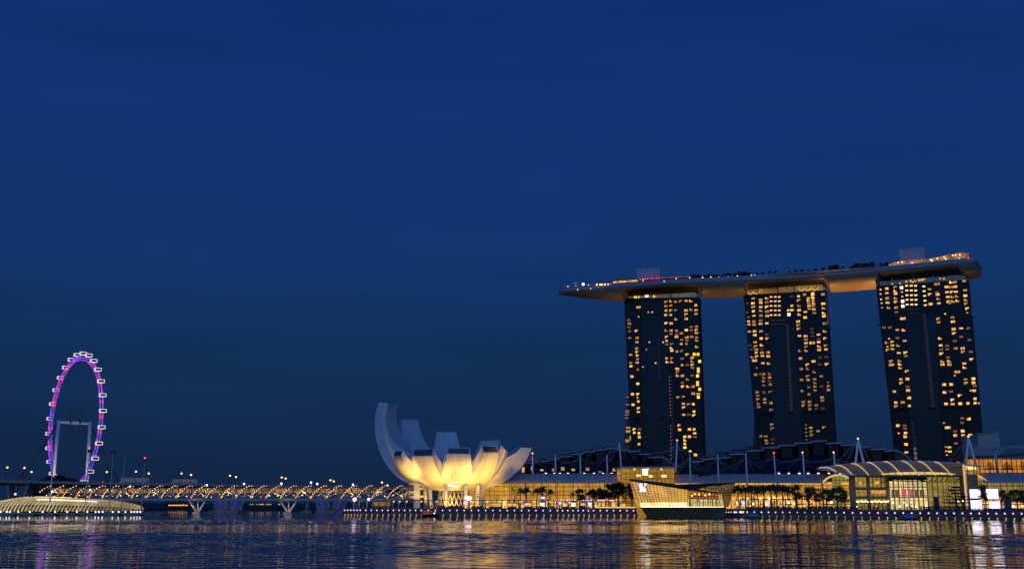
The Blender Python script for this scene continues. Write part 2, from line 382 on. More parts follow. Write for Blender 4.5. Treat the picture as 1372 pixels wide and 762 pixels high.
QUAY = [(462, 594), (700, 588), (850, 578), (975, 548), (1190, 493), (1372, 462), (1480, 448)]
def yq(px): return interp(QUAY, px)
def zq(px): return 3.6
qp = [(xg(p, y), y) for p, y in QUAY]
DECK = 3.6
back = [(1500, 448), (1500, 2600), (-60, 2600), (-60, 720), (qp[0][0], 640)]
b = MB(); b.face([(x, y, DECK) for x, y in qp] + [(x, y, DECK) for x, y in back])
tag(b.build('promenade', M['paving']), kind='structure')
b = MB()
for (x0, y0), (x1, y1) in zip(qp, qp[1:]):
    b.quadwall((x0, y0+.8), (x1, y1+.8), -.5, DECK-.01)                       # wall face
    b.bar((x0, y0+.3, DECK-.35), (x1, y1+.3, DECK-.35), 1.4, .7)              # coping
    b.bar((x0, y0+.1, .15), (x1, y1+.1, .15), 1.6, .5)                        # ledge at the waterline
b.bar((qp[0][0], 594, 1.7), (qp[0][0], 641, 1.7), .8, 3.7)
px = 985
while px < 1400:                                                              # corbels under the deck edge
    y = yq(px); b.box((xg(px, y), y+.1, 2.1), (1.6, 1.2, 1.3), -.5); px += 16.5
tag(b.build('quay_wall', M['quay_stone']), kind='structure')
# far shores
b = MB(); b.face([(-2600, 1000, 1.5), (-62, 1000, 1.5), (-62, 2600, 1.5), (-2600, 2600, 1.5)])
b.face([(-2600, 1000, -1), (-62, 1000, -1), (-62, 1000, 1.5), (-2600, 1000, 1.5)])
tag(b.build('far_shore', diff('far_shore_ground', (.03, .035, .03), .95)), kind='structure')

# ================================================================ observation wheel
FC = at(100, 566, 1165.0)
vd = Vector((FC.x, FC.y, 0)).normalized(); rt = Vector((vd.y, -vd.x, 0))
ANG = rad(20.5)
wv = (rt*math.sin(ANG) - vd*math.cos(ANG)).normalized()      # horizontal direction inside the wheel plane, towards the right and nearer
ax = Vector((wv.y, -wv.x, 0)).normalized()
if ax.dot(rt) < 0: ax = -ax
R1 = 71.5
fly = thing('observation_wheel', (FC.x, FC.y, 2), 'giant observation wheel with glowing white cabins and pink and violet lit rim', 'ferris wheel')
def wp(r, a, o=0): return FC + wv*(r*math.cos(a)) + Vector((0, 0, 1))*(r*math.sin(a)) + ax*o
b = MB(); NS = 112
for rr_, oo, tr in ((R1, 2.2, .42), (R1, -2.2, .42), (R1-4, 0, .35)):
    b.tube([wp(rr_, 2*math.pi*i/NS, oo) for i in range(NS+1)], tr, 5, cap=False)
for i in range(NS):
    a, c = 2*math.pi*i/NS, 2*math.pi*(i+1)/NS
    b.tube([wp(R1, a, 2.2), wp(R1, a, -2.2)], .2, 4); b.tube([wp(R1, a, 2.2), wp(R1-4, c, 0)], .18, 4); b.tube([wp(R1, a, -2.2), wp(R1-4, c, 0)], .18, 4)
b.build('rim', M['steel'], fly)
rimc = [glow('rim_pink', (1, .04, .42), 1.25, 'NONE'), glow('rim_violet', (.35, .04, 1), 1.3, 'NONE'), glow('rim_blue', (.10, .07, 1), 1.2, 'NONE'), glow('rim_magenta', (.85, .05, .8), 1.2, 'NONE')]
seq = [0, 1, 3, 1, 2, 0, 1, 2, 1, 3, 1, 0, 2, 1]
rng = random.Random(5)
for i in range(84):
    a0, a1 = 2*math.pi*(i+.08)/84, 2*math.pi*(i+.92)/84
    bb = MB()
    for oo, r_ in ((1.5, R1-.6), (-1.5, R1-.6), (0, R1-3.4)):
        bb.tube([wp(r_, a0+(a1-a0)*k/3, oo) for k in range(4)], rng.uniform(.42, .75), 5)
    # cold colours to the right, pinks to the left as the show runs round
    am = (a0+a1)/2; left = math.cos(am) < 0
    ci = rng.choice([0, 3, 1, 3, 2, 1]) if left else rng.choice([1, 3, 1, 2, 3, 0])
    bb.build('rim_light', rimc[ci], fly)
b = MB()
for i in range(56):
    a = 2*math.pi*i/56; b.tube([wp(2.2, a, 5*(1 if i % 2 else -1)), wp(R1-4, a, 0)], .07, 3, cap=False)
b.build('spoke_cables', M['dark_steel'], fly)
b = MB(); hx = ax*17
b.tube([FC-hx, FC-hx*.6, FC-hx*.3, FC+hx*.3, FC+hx*.6, FC+hx], [1.5, 1.5, 1.9, 1.9, 1.5, 1.5], 12)
b.build('spindle', M['white_paint'], fly)
b = MB(); b.tube([FC-ax*5.4, FC-ax*4.6], 3.2, 16); b.tube([FC+ax*4.6, FC+ax*5.4], 3.2, 16); b.build('hub', M['dark_steel'], fly)
for sgn in (-1, 1):
    top = FC + ax*(17*sgn); foot = Vector((top.x, top.y, 2)) + ax*(1.5*sgn)
    b = MB(); b.tube([foot, top + Vector((0, 0, 1.8))], [2.3, 1.8], 12); sc_ = b.build('support_column', M['white_paint'], fly)
    ld = bpy.data.lights.new('column_fill_spot', 'SPOT'); ld.energy = 34000; ld.color = (1, .82, .66); ld.spot_size = rad(70); ld.spot_blend = .7; ld.shadow_soft_size = 1  # added spot without a fixture, brightening the support column
    fo = bpy.data.objects.new('column_fill_spot', ld); COL.objects.link(fo); lp = Vector((foot.x, foot.y, 22)) - vd*34; fo.rotation_euler = ((foot.lerp(top, .6))-lp).to_track_quat('-Z', 'Y').to_euler(); fo.parent = sc_; fo.location = lp - wloc(sc_)
    b = MB(); b.tube([top, top + ax*(46*sgn) + wv*8 - Vector((0, 0, top.z-4))], .45, 5); b.tube([top, top + ax*(46*sgn) - wv*14 - Vector((0, 0, top.z-4))], .45, 5)
    b.build('stay_cable', M['dark_steel'], fly)
caz = math.atan2(ax.y, ax.x)
b = MB(); b.tube([(-3.0, 0, 0), (-2.6, 0, 0), (2.6, 0, 0), (3.0, 0, 0)], [1.0, 1.4, 1.4, 1.0], 10); cabm = b.mesh('cabin', M['dark_steel'])
b = MB()
for y in (-1.5, 1.5):
    for z in (-1.5, 1.5): b.bar((-3.3, y, z), (3.3, y, z), .34, .34)
    for x in (-3.1, 3.1): b.bar((x, y, -1.5), (x, y, 1.5), .34, .34)
framem = b.mesh('lit_frame', glow('cabin_light', (1, .86, 1), 1.25, 'NONE'))
for i in range(28):
    a = 2*math.pi*(i+.5)/28; p = wp(R1+3.6, a, 0)
    c = part('capsule', cabm, fly, p - fly.location, caz); part('light_frame', framem, c)
b = MB()
b.box((FC.x, FC.y, 6), (62, 36, 8), caz); b.box((FC.x, FC.y, 11), (50, 28, 2.2), caz)
b.build('terminal', M['dark_concrete'], fly)

# ================================================================ road bridge behind the helix
def ydeck(px): return 724.0
DZ = [(-60, 21.0), (110, 19.2), (560, 15.6)]
def zdeck(px): return interp(DZ, px)
P0, P1 = -70, 548
rb = thing('road_bridge', (xg(250, 724), 724, 0), 'long concrete road bridge running behind the light-studded footbridge', 'bridge')
b = MB(); prev = None
for i in range(25):
    p = P0 + (P1-P0)*i/24; x = xg(p, 724); z = zdeck(p)
    sec = [(x, 716, z-.9), (x, 716, z+.9), (x, 718, z), (x, 742, z), (x, 742, z+.9), (x, 744, z-.9), (x, 736, z-2.8), (x, 722, z-2.8)]
    if prev:
        for k in range(8): b.face([prev[k], prev[(k+1) % 8], sec[(k+1) % 8], sec[k]])
    prev = sec
b.build('deck', M['concrete'], rb)
def vpier(parent, px, half, Y, ztop, nm='pier', m='concrete', lit=False):
    x = xg(px, Y); w = half*.515
    b = MB(); b.box((x, Y+6, .6), (w*2.1, 14, 2.4)); b.bar((x-w*.55, Y+6, 1.5), (x-w, Y+6, ztop), 1.6, 9); b.bar((x+w*.55, Y+6, 1.5), (x+w, Y+6, ztop), 1.6, 9)
    p = b.build(nm, M[m], parent)
    if lit:
        b = MB()
        for s_ in (-1, 1): b.bar((x+s_*w*.60-.1*s_, Y+1.2, 3.2), (x+s_*w*.80-.1*s_, Y+1.2, 2.0+(ztop-2)*.48), 2.1, .5)
        b.build('blue_light_patch', M['blue_glow'], p)  # glowing bars paint blue light onto the pier legs
vpier(rb, 304, 14.5, 716, zdeck(304)-2, lit=True); vpier(rb, 442, 16, 716, zdeck(442)-2, lit=True); vpier(rb, 150, 13, 716, zdeck(150)-2); vpier(rb, 20, 13, 716, zdeck(20)-2)
for p in (411, 287, 320, 475):
    b = MB(); x = xg(p, 724); b.tube([(x, 728, -1), (x, 728, zdeck(p)-2)], 1.5, 10); b.box((x, 728, .4), (7, 8, 2)); b.build('pier', M['concrete'], rb)
# street lamps on it
lamps = [(8.7, 626), (31.5, 626.6), (41, 632), (142, 632), (181, 631.5), (198, 634), (242, 634), (254.7, 636), (307, 637), (315, 638.7), (376.3, 639.4), (381.5, 640.7), (441.5, 643), (446, 644.6), (510.6, 646)]
protos = {}
for i, (px, py) in enumerate(lamps):
    Y = 718 if py == int(py*1) or i in (2, 4) else 742
    z0 = zdeck(px)+.3; p = at(px, py, Y); h = p.z - z0
    t = thing('street_lamp', (p.x, Y, z0), f'tall street lamp glowing orange on the road bridge, {ORD[i+1]} from the left', 'street lamp', 'street lamps on the road bridge')
    b = MB(); b.tube([(0, 0, 0), (0, 0, h*.85), (.3, 0, h)], [.2, .13, .1], 6); b.tube([(.3, 0, h), (1.4, 0, h+.15)], .09, 5); part('pole', b.mesh('pole', M['dark_steel']), t)
    if 'lamp' not in protos:
        bb = MB(); bb.ball((0, 0, 0), .62, sz=.8); protos['lamp'] = bb.mesh('lamp_head', M['sodium'])
    part('lamp_head', protos['lamp'], t, (.6, 0, h+.1))
whites = [(277, 649.6), (327, 647.8), (377, 647.4), (416.7, 646), (425, 647.8), (473, 648.7), (519, 650), (174, 651.5), (20.5, 661.5), (70, 658), (121, 656)]
whm = bulbmesh('lamp_globe', .6, M['cool'])
for i, (px, py) in enumerate(whites):
    Y = 652; p = at(px, py, Y); z0 = 10
    t = thing('path_lamp', (p.x, Y, 9.4), f'cold white lamp on a slim pole above the footbridge, {["sixth", "seventh", "eighth", "ninth", "tenth", "eleventh", "last", "fourth", "first", "second", "third"][i]} from left', 'lamp', 'cold white lamps along the footbridge')
    b = MB(); b.tube([(0, 0, 0), (0, 0, p.z-9.4-.4)], .1, 5); part('pole', b.mesh('pole', M['dark_steel']), t); part('lamp_globe', whm, t, (0, 0, p.z-9.4))

# a bus and two cars crossing the road bridge
def vehicle(nm, px, py_top, l, h, col, label, cat):
    Y = 721; x = xg(px, Y, 18); z = zdeck(px)+.05
    t = thing(nm, (x, Y, z), label, cat)
    m = diff(nm+'_paint', col, .35, var=.05)
    b = MB(); pr = [(-l/2, .5), (l/2, .5), (l/2, h*.55), (l/2-.25, h-.15), (l/2-.6, h), (-l/2+.4, h), (-l/2, h-.2)] if h > 2 else [(-l/2, .4), (l/2, .4), (l/2, .85), (l*.22, .95), (l*.08, h), (-l*.28, h), (-l*.42, .95), (-l/2, .85)]
    b.prism([(x_, -1.2, z_) for x_, z_ in pr], (0, 2.4, 0)); part('body', b.mesh('body', m), t)
    b = MB(); b.face([(-l*.44, -1.22, h*.55), (l*.44, -1.22, h*.55), (l*.42, -1.22, h*.85), (-l*.42, -1.22, h*.85)] if h > 2 else [(-l*.36, -1.22, .95), (l*.18, -1.22, .95), (l*.07, -1.22, h*.95), (-l*.27, -1.22, h*.95)])
    part('windows', b.mesh('windows', glow('cabin_glass', (1, .62, .3), .08, 'NONE') if h > 2 else M['dark_steel']), t)
    wb = MB(); wb.tube([(0, -1.25, 0), (0, 1.25, 0)], .45, 10); wm = wb.mesh('wheel', M['black'])
    for s_ in (-.32, .32): part('wheel', wm, t, (l*s_, 0, .45))
    part('tail_lamp', bulbmesh('tail_lamp', .3, M['red_lamp']), t, (-l/2, -1.1, .9))
vehicle('bus', 181, 648, 19, 3.9, (.55, .5, .5), 'pale double-length bus crossing the left half of the road bridge', 'bus')
vehicle('bus', 248, 649, 17, 3.6, (.45, .4, .38), 'beige bus crossing the middle of the road bridge above the forked pier', 'bus')
vehicle('car', 143, 649, 4.4, 1.5, (.3, .02, .02), 'dark red car on the road bridge below a street lamp', 'car')

# ================================================================ helix footbridge
HY = [(20, 668), (150, 650), (330, 640), (480, 628), (552, 622)]
def yh(px): return interp(HY, px)
M['helix_steel'] = diff('helix_steel', (.20, .17, .14), .45, metal=.3)
hb = thing('helix_footbridge', (xg(300, 642), 642, 0), 'curving steel footbridge wrapped in a double helix dotted with amber lights', 'bridge')
def hpt(px): 
    Y = yh(px); return Vector((xg(px, Y), Y, zat(659.2, Y)))
HN = 800; HA, HB = 58, 549
cl = [hpt(HA + (HB-HA)*i/HN) for i in range(HN+1)]
slen = [0]
for a, c in zip(cl, cl[1:]): slen.append(slen[-1] + (c-a).length)
HR = 3.7; PITCH = 18.4
def helf(i, ph, r):
    k = min(int(i), HN-1); return hel(k, ph, r).lerp(hel(k+1, ph, r), i-k)
def hel(i, ph, r=HR, hand=1):
    t = (cl[min(i+1, HN)] - cl[max(i-1, 0)]).normalized(); n = Vector((0, 0, 1)); s_ = t.cross(n).normalized()   # s_ points to the viewer's side
    a = hand*2*math.pi*slen[i]/PITCH + ph
    tri = 2/math.pi*math.asin(max(-1, min(1, math.sin(a))))     # the strands run almost straight up the sides
    return cl[i] + s_*(r*math.cos(a)) + n*(r*(.35*math.sin(a)+.65*tri))
for ph in (0, math.pi):
    b = MB(); b.tube([hel(i, ph) for i in range(HN+1)], .28, 5); b.build('outer_helix', M['helix_steel'], hb)
for ph in (.6, .6+math.pi):
    b = MB(); b.tube([hel(i, ph, HR-1.1, -1) for i in range(HN+1)], .16, 4); b.build('inner_helix', M['steel'], hb)
b = MB()
for i in range(0, HN-12, 10): b.tube([hel(i, 0), hel(i+6, .6, HR-1.1, -1)], .07, 3); b.tube([hel(i, math.pi), hel(i+6, .6+math.pi, HR-1.1, -1)], .07, 3)
b.build('struts', M['steel'], hb)
b = MB()
dz = Vector((0, 0, -HR-.2))
rows = []
for i in range(0, HN+1, 16):
    t = (cl[min(i+1, HN)] - cl[max(i-1, 0)]).normalized(); s_ = t.cross(Vector((0, 0, 1))).normalized(); c = cl[i]+dz
    rows.append([c+s_*3.2+Vector((0, 0, .45)), c+s_*3.2-Vector((0, 0, .9)), c-s_*3.2-Vector((0, 0, .9)), c-s_*3.2+Vector((0, 0, .45)), c+s_*3.2+Vector((0, 0, .45))])
b.grid(rows, sm=False); b.build('walkway', diff('pale_deck', (.50, .42, .33), .7), hb)
b = MB()
for i in range(0, HN-16, 16):
    t = (cl[min(i+1, HN)] - cl[max(i-1, 0)]).normalized(); s_ = t.cross(Vector((0, 0, 1))).normalized()
    b.bar(cl[i]+dz+s_*3.1+Vector((0, 0, 1.5)), cl[i+16]+dz+s_*3.1+Vector((0, 0, 1.5)), .1, .1)
    b.bar(cl[i]+dz+s_*3.1+Vector((0, 0, .4)), cl[i]+dz+s_*3.1+Vector((0, 0, 1.5)), .08, .08)
b.build('handrail', M['steel'], hb)
b = MB()
for i in range(12, HN-60, 14):
    # glass and mesh canopy shells over stretches of the walk
    t = (cl[i+1]-cl[i]).normalized(); s_ = t.cross(Vector((0, 0, 1))).normalized()
    A = [cl[i] + s_*((HR-1)*math.cos(u)) + Vector((0, 0, (HR-1)*math.sin(u))) for u in (.9, 1.3, 1.7, 2.1, 2.5, 2.9, 3.3)]
    d = cl[i+12]-cl[i]; b.grid([A, [p+d for p in A]])
b.build('canopy_shells', diff('canopy_mesh', (.42, .34, .26), .5), hb)
def helpier(px, w0, w1):
    Y = yh(px)-1; x = xg(px, Y); zt = zat(671, Y); k = Y/F
    b = MB(); b.box((x, Y+1.5, .45), (w1*2*k*.5, 6, 1.5)); p = b.build('pier', M['concrete'], hb)
    b = MB()
    for s_ in (-1, 1):
        for y_ in (-.8, 3.2): b.tube([(x+s_*.8, Y+1.2, 1.5), (x+s_*w0*k, Y+y_, zt)], [.55, .42], 8)
    b.tube([(x, Y+2, 1.5), (x-.2, Y+2, zt)], .5, 8)
    b.build('forked_struts', M['white_paint'], p)
helpier(264.5, 10.5, 11); helpier(386.5, 10.5, 12); helpier(142, 9, 10)
b = MB(); x = xg(475.5, 626); b.tube([(x, 627, 0), (x, 627, zat(671, 626))], 1.35, 12); b.build('pier', M['pillar_lit'], hb)
# added warm spots without fixtures, outside the tube, brightening tubes and deck
for i in range(28, HN, 54):
    ld = bpy.data.lights.new('walk_fill_spot', 'SPOT'); ld.energy = 1300; ld.color = (1, .62, .28); ld.shadow_soft_size = .5; ld.spot_size = rad(150); ld.spot_blend = .6
    o = bpy.data.objects.new('walk_fill_spot', ld); COL.objects.link(o); o.parent = hb; o.location = cl[i] + Vector((0, -3.9, -.4)) - hb.location; o.rotation_euler = (rad(90), 0, 0)
for px in (264.5, 386.5):  # added spots in front of the piers, without fixtures, to brighten them
    ld = bpy.data.lights.new('pier_fill_spot', 'SPOT'); ld.energy = 700; ld.color = (1, .70, .36); ld.shadow_soft_size = .4; ld.spot_size = rad(120); ld.spot_blend = .6
    o = bpy.data.objects.new('pier_fill_spot', ld); COL.objects.link(o); o.parent = hb; o.location = Vector((xg(px, yh(px)), yh(px)-7, 2.5)) - hb.location; o.rotation_euler = (rad(110), 0, 0)
# lights along both strands: the hundred nearest are parts of their own, the rest one scatter
pts = []
for ph in (0, math.pi):
    s_next = .3; i = 0
    while s_next < slen[-1]:
        while slen[i+1] < s_next: i += 1
        f_ = (s_next-slen[i])/(slen[i+1]-slen[i]); p = helf(i+f_, ph, HR+.25)
        if (p-cl[i]).y < .25*HR: pts.append(p)
        s_next += 1.02
pts.sort(key=lambda p: p.y)
random.Random(3).shuffle(pts)
bm1 = bulbmesh('led_lamp', .30, M['bulb'], 5)
near = pts[:100]; rest = pts[100:]
for p in near: part('led_lamp', bm1, hb, p - hb.location)
b = MB()
for p in rest: b.ball(p, .30*random.uniform(.8, 1.15), n=5, m=3)
o = b.build('led_lamps', M['bulb'], hb); tag(o, kind='stuff')
b = MB(); rg = random.Random(9)
for i in range(8, HN, 18):
    p = cl[i] + Vector((0, -1.5, -HR+1.0+rg.uniform(0, 1.8))); b.ball(p, rg.uniform(.16, .34), n=5, m=3)
o = b.build('walk_lamps', M['bulb_white'], hb); tag(o, kind='stuff')

# ================================================================ lit shell at the water's edge, far left
YS = 600.0
sh = thing('ribbed_pavilion', (xg(80, YS), YS+8, 1), 'low glowing shell pavilion of pale ribs on a floating deck at far left', 'pavilion')
prof = [(-40, 675), (-20, 672), (0, 669), (12, 666.6), (25, 665.4), (60, 665.6), (100, 667.4), (130, 669.2), (150, 671), (168, 674), (178, 676.5), (184, 680.5)]
zb = zat(684.8, YS); UN = 9
def shp(px, u):
    zt = zat(interp(prof, px), YS); h = zt-zb; wid = 9.5*min(1, h/6.5)
    lean = 3.2*(1-u)          # ribs lean as they come down to the deck
    a = u*math.pi/2; yy = YS + 11 - 2*0 - wid*math.cos(a)
    return Vector((xg(px, YS) - lean*math.cos(a)*.9, yy, zb + h*math.sin(a)))
us = [.30+.70*k/UN for k in range(UN+1)]
cols = [-40 + 224*i/90 for i in range(91)]
b = MB(); b.grid([[shp(p, u) for u in us] for p in cols], uvs=[[(xg(p, YS), u*10) for u in us] for p in cols])
b.grid([[Vector((shp(p, u).x, 2*(YS+11)-shp(p, u).y, shp(p, u).z)) for u in us] for p in cols], uvs=[[(xg(p, YS), u*10) for u in us] for p in cols])
b.build('membrane', M['shell'], sh)
rib_ms = [glow('shell_rib_glow', (1, .80, .48), k_, 'NONE', mottle=.4, mscale=.2) for k_ in (.66, .58, .44, .26, .15)]  # emission, weaker to the right, paints in the light on the ribs
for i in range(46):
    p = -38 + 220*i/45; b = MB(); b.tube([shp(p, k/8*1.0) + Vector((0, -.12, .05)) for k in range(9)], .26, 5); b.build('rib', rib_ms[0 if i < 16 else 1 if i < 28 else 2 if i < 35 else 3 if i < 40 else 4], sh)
b = MB(); b.tube([shp(45+81*k/20, .62)+Vector((0, -.3, .1)) for k in range(21)], .22, 5); b.build('lamp_line', M['strip_white'], sh)
b = MB(); b.tube([shp(36+50*k/20, .95)+Vector((0, -.3, .2)) for k in range(21)], .16, 5); b.build('lamp_line', M['strip_warm'], sh)
b = MB()
for k in range(9): b.box((xg(-45, YS)+12+k*11.5, YS+6, .75), (11.2, 20, .5)); b.box((xg(-45, YS)+12+k*11.5, YS+4, .25), (8.5, 16, .8))
b.build('floating_deck', M['concrete'], sh)
b = MB(); zi = zb+.1; b.face([(xg(-40, YS), YS+14, zb), (xg(182, YS), YS+14, zb), (xg(182, YS), YS+14, zb+1.6), (xg(-40, YS), YS+14, zb+3)], [(0, 0), (90, 0), (90, 3), (0, 3)])
b.build('inner_wall', litglass('shell_interior', (.35, .25, .06), (.12, .08, .02), .5, 2.4, 5, .3, nscale=.15, lo=.2, hi=1.6), sh)
lm = bulbmesh('lens', .42, M['cool']); b = MB(); b.tube([(0, 0, 0), (0, 0, .7)], .12, 6); pm = b.mesh('post', M['dark_steel'])
for i, px in enumerate([1, 9, 13, 24.5, 40, 57, 74, 90, 103, 117, 128, 132.5, 137.5, 151, 159, 168, 176, 180, 184, 188]):
    p = at(px, 685.2, YS-2.5); t = thing('deck_lamp', (p.x, p.y, 1.0), 'small cold white lamp along the edge of the floating deck', 'lamp', 'white lamps on the floating deck')
    part('post', pm, t); part('lens', lm, t, (0, 0, p.z-1.0))

# masts along the water in front of the bridge
masts = [(70, 600, 67, 660, .42, 'white', 'pale yellow thick mast rising in front of the wheel support', 0),
         (120.3, 600, 114.6, 684, .28, 'grey', 'thin mast with a red lamp before the lower right of the wheel rim', 1),
         (153, 606, 146.8, 686, .28, 'grey', 'slim grey mast with a dark floodlight head left of the two bare masts', 2),
         (169.2, 609, 163.4, 686, .26, 'grey', 'bare slim grey mast without any head beside the floodlight mast', 0),
         (194.2, 613, 190.5, 684, .28, 'grey', 'rightmost slim mast carrying a red beacon at its tip', 1)]
for px, py, bx, by, r, kind, lab, hd in masts:
    Y = 604.0; p = at(px, py, Y); z0 = .6
    t = thing('mast', (xg(bx, Y), Y, z0), lab, 'mast')
    b = MB(); b.tube([(xg(bx, Y), Y, z0), (xg(bx, Y), Y, z0+(p.z-z0)*.5), (xg(bx, Y), Y, p.z)], [r*1.25, r, r*.6], 8); b.build('pole', M['white_paint'] if kind == 'white' else M['steel'], t)
    if hd == 1: part('beacon', bulbmesh('beacon', .5, M['red_lamp']), t, (0, -.3, p.z-z0)); b = MB(); b.box((xg(bx, Y), Y, p.z-1.6), (1.5, .8, 1.6)); b.build('beacon_cage', M['dark_steel'], t)
    if hd == 2: b = MB(); b.box((xg(bx, Y), Y, p.z), (3.0, 1.0, 1.0)); b.box((xg(bx, Y), Y, p.z+.8), (2.2, .8, .6)); b.build('floodlight_head', M['dark_steel'], t)
    b = MB(); b.box((xg(bx, Y), Y, .35), (3, 3, .7)); b.build('float_base', M['dark_concrete'], t)

# lights of the far bank seen under the bridge
fb = thing('far_building', (xg(238, 1010), 1015, 1.5), 'low dark waterside building with a row of lit windows under the bridge', 'building')
b = MB(); b.box((xg(238, 1010), 1015, 4), (22, 8, 5)); b.build('wall', M['dark_wall'], fb)
for i in range(11):
    x = xg(226.5+2.4*i, 1010); b = MB(); b.face([(x-.4, 1010.9, 3.0), (x+.4, 1010.9, 3.0), (x+.4, 1010.9, 4.0), (x-.4, 1010.9, 4.0)]); b.build('window', M['win_hot'], fb)
rg = random.Random(4)
hedge = MB()
fl = bulbmesh('globe', .5, glow('far_lamp', (1, .62, .12), .8, 'NONE'), 5); b = MB(); b.tube([(0, 0, 0), (0, 0, 2.6)], .12, 5); flp = b.mesh('post', M['dark_steel'])
for i in range(26):
    px = rg.choice([rg.uniform(205, 460), rg.uniform(335, 375)]); Y = rg.uniform(1006, 1030)
    t = thing('bank_lamp', (xg(px, Y), Y, 1.5), 'tiny amber lamp on the far bank seen under the bridges', 'lamp', 'amber lamps on the far bank'); part('post', flp, t); part('globe', fl, t, (0, 0, 2.8))
# ================================================================ hotel towers
# lit rooms read off the photograph: (zoom offset, scale), then points
T1W = [(830, 385, 6.626, '''412,128 412,165 412,205 412,245 455,122 455,160 455,205 455,243 497,125 541,122 590,122 632,120 677,158 500,202 590,203 590,240 592,278 634,197 678,205 678,237 501,280 414,316 459,318 414,381 458,383 506,383 549,405 593,377 637,380d 683,350 683,377 683,403 417,438 417,473 506,438 639,437 597,443 685,442 685,468 551,468 547,500 595,500 463,503 460,538 464,565 510,568 553,562 685,525 599,595 417,628 424,660 466,628 466,660 645,623 645,655 647,687 647,717 557,688 513,720 515,750 168,175w 80,290d 88,320 83,353d 90,388d 150,385 92,447 155,447 155,485 153,540 154,570 98,600 157,603 160,635 100,667 156,665 102,697 162,728 171,260s 256,219s 291,219s 266,485s 387,485s 239,550s 321,670s 208,704s 697,592g 663,592g 712,655g 700,722g 700,745g 458,412d 637,350d 510,415d 422,505d 600,470d 555,630d 603,687d'''),
       (830, 500, 6.626, '''515,18 559,20 603,52 693,22g 559,82d 693,80g 693,98g 562,116 608,116 652,116 712,140g 655,178 700,180 700,210g 520,212 564,210 566,272 613,275 656,272 568,303 661,338 569,370 659,372 108,28 161,92 114,184 162,184 166,248 118,278 168,310 168,342 530,462 532,498 621,495 662,495 668,530 579,562 622,560 579,592 579,624 580,657 628,690 672,722 172,530 174,563 173,626 131,495 132,525 645,18d 615,365d 160,215s 178,495d 670,562d''')]
T2W = [(995, 380, 6.928, '''42,182s 42,265s 55,310s 55,350 57,382 62,447 95,140 95,180 97,215 100,255 103,300 106,350 107,378 112,440 112,475 114,545 118,580 125,610 127,640 130,675 110,712w 168,150 168,175 168,215 168,250 170,295 168,340 168,370 171,440 172,507 175,568 178,605d 180,640 182,672 186,740 223,135 223,173 223,215 226,257 228,298 223,370 226,470d 228,508 236,635 238,670 240,738 455,118d 457,205 460,245 430,245 430,285W 520,115 520,155 522,203 523,243 525,285 515,350 517,385 520,418 526,487 531,620 537,690 575,100 580,265 580,313 585,485 586,518 588,550 588,585 590,620 600,750 610,135 650,135 610,155 655,155 615,180 660,180 618,205 660,205 618,235 660,238 665,275 650,90 652,110 643,418d 646,450d 648,485d 645,548w 659,718 703,472 705,512d 706,540 708,580 710,612 717,683d 716,748d 745,97 748,185 750,225 752,272 755,300 760,368 760,440 765,507 770,575 773,612 778,678d 781,745 80,610d 70,570d 88,680'''),
       (995, 490, 6.928, '''120,80 162,75s 191,75 193,108 193,142 196,178 248,72 248,107 250,140d 252,172 134,245 137,278 140,310 143,347 146,380 200,242 202,307 205,343 256,240 260,342 264,408 543,28 600,25 662,55 604,95 728,98 548,128 606,130 668,122 670,157 672,190 673,226 612,193 733,188d 795,188 797,222 792,152s 551,232 616,262 738,292 741,325 561,332 562,368 620,332 622,368 624,400 683,363 684,395d 743,395d 270,545 271,580 168,650 214,652 220,690 222,720 278,680d 278,715d 280,745 587,547s 588,580s 590,615s 592,650s 594,684s 632,572 634,607 637,640 698,607 754,570 131,18s''')]
T3W = [(1170, 360, 5.86, '''57,163s 57,198s 62,240s 66,270s 70,305s 107,155 107,190 110,230 112,265 120,305 172,145 172,175 174,200 175,230 177,260 180,305 222,148W 225,182s 228,218s 231,255W 232,293W 210,115s 260,100s 295,95s 310,105s 330,95s 365,88 395,86 441,163 444,200 450,275 500,120w 505,200 510,235 515,270 500,185d 610,105 640,105 575,143 610,143 645,140 580,183 615,183 650,180 585,220 620,220 655,215 590,258 625,255 660,250 600,270s 715,95 720,172 723,210 727,245 727,275 737,312 737,345s 232,390w 565,353s 510,392 513,423 622,380 626,413 84,460d 130,460d 187,482 238,480 632,472 688,470 747,465d 633,505 190,542d 245,568 523,545 690,533d 641,566d 105,578 148,575 148,603 151,632 113,637 112,612s 125,548s 195,602 528,603 581,602d 533,632d 581,630d 646,627 702,623 704,652 766,650d 201,660 253,657 254,687 534,665 586,695d 138,725 205,720 208,748 541,725 594,723 598,750 771,710 543,750 713,745 142,752w 525,78s 555,78s 148,118s 755,558d 180,340d'''),
       (1170, 490, 5.86, '''212,14 263,42 218,105 219,135 268,102 270,163d 274,192 166,200 282,250 177,287 179,316 231,285 284,312 660,47w 716,12 640,75s 725,105 728,135 784,100 786,132 556,146 611,143 560,207 611,200d 792,194 679,232 622,267 624,298 570,298 683,295 743,292 799,257 800,290 828,292s 798,157d 765,193s 750,415 585,483w 643,512d 645,545 703,510 706,545 708,575 762,540 649,607d 598,638 601,670 605,732 193,467 247,467d 249,490d 200,527s 251,525 250,555 256,615 261,678 665,757d 697,445d 700,410d 556,447s 570,635s 573,668s 577,698s 720,630d''')]
TC = [Vector((136, 955, 0)), Vector((240, 919, 0)), Vector((342, 868, 0))]
DIR = [(TC[1]-TC[0]).normalized(), (TC[2]-TC[0]).normalized(), (TC[2]-TC[1]).normalized()]
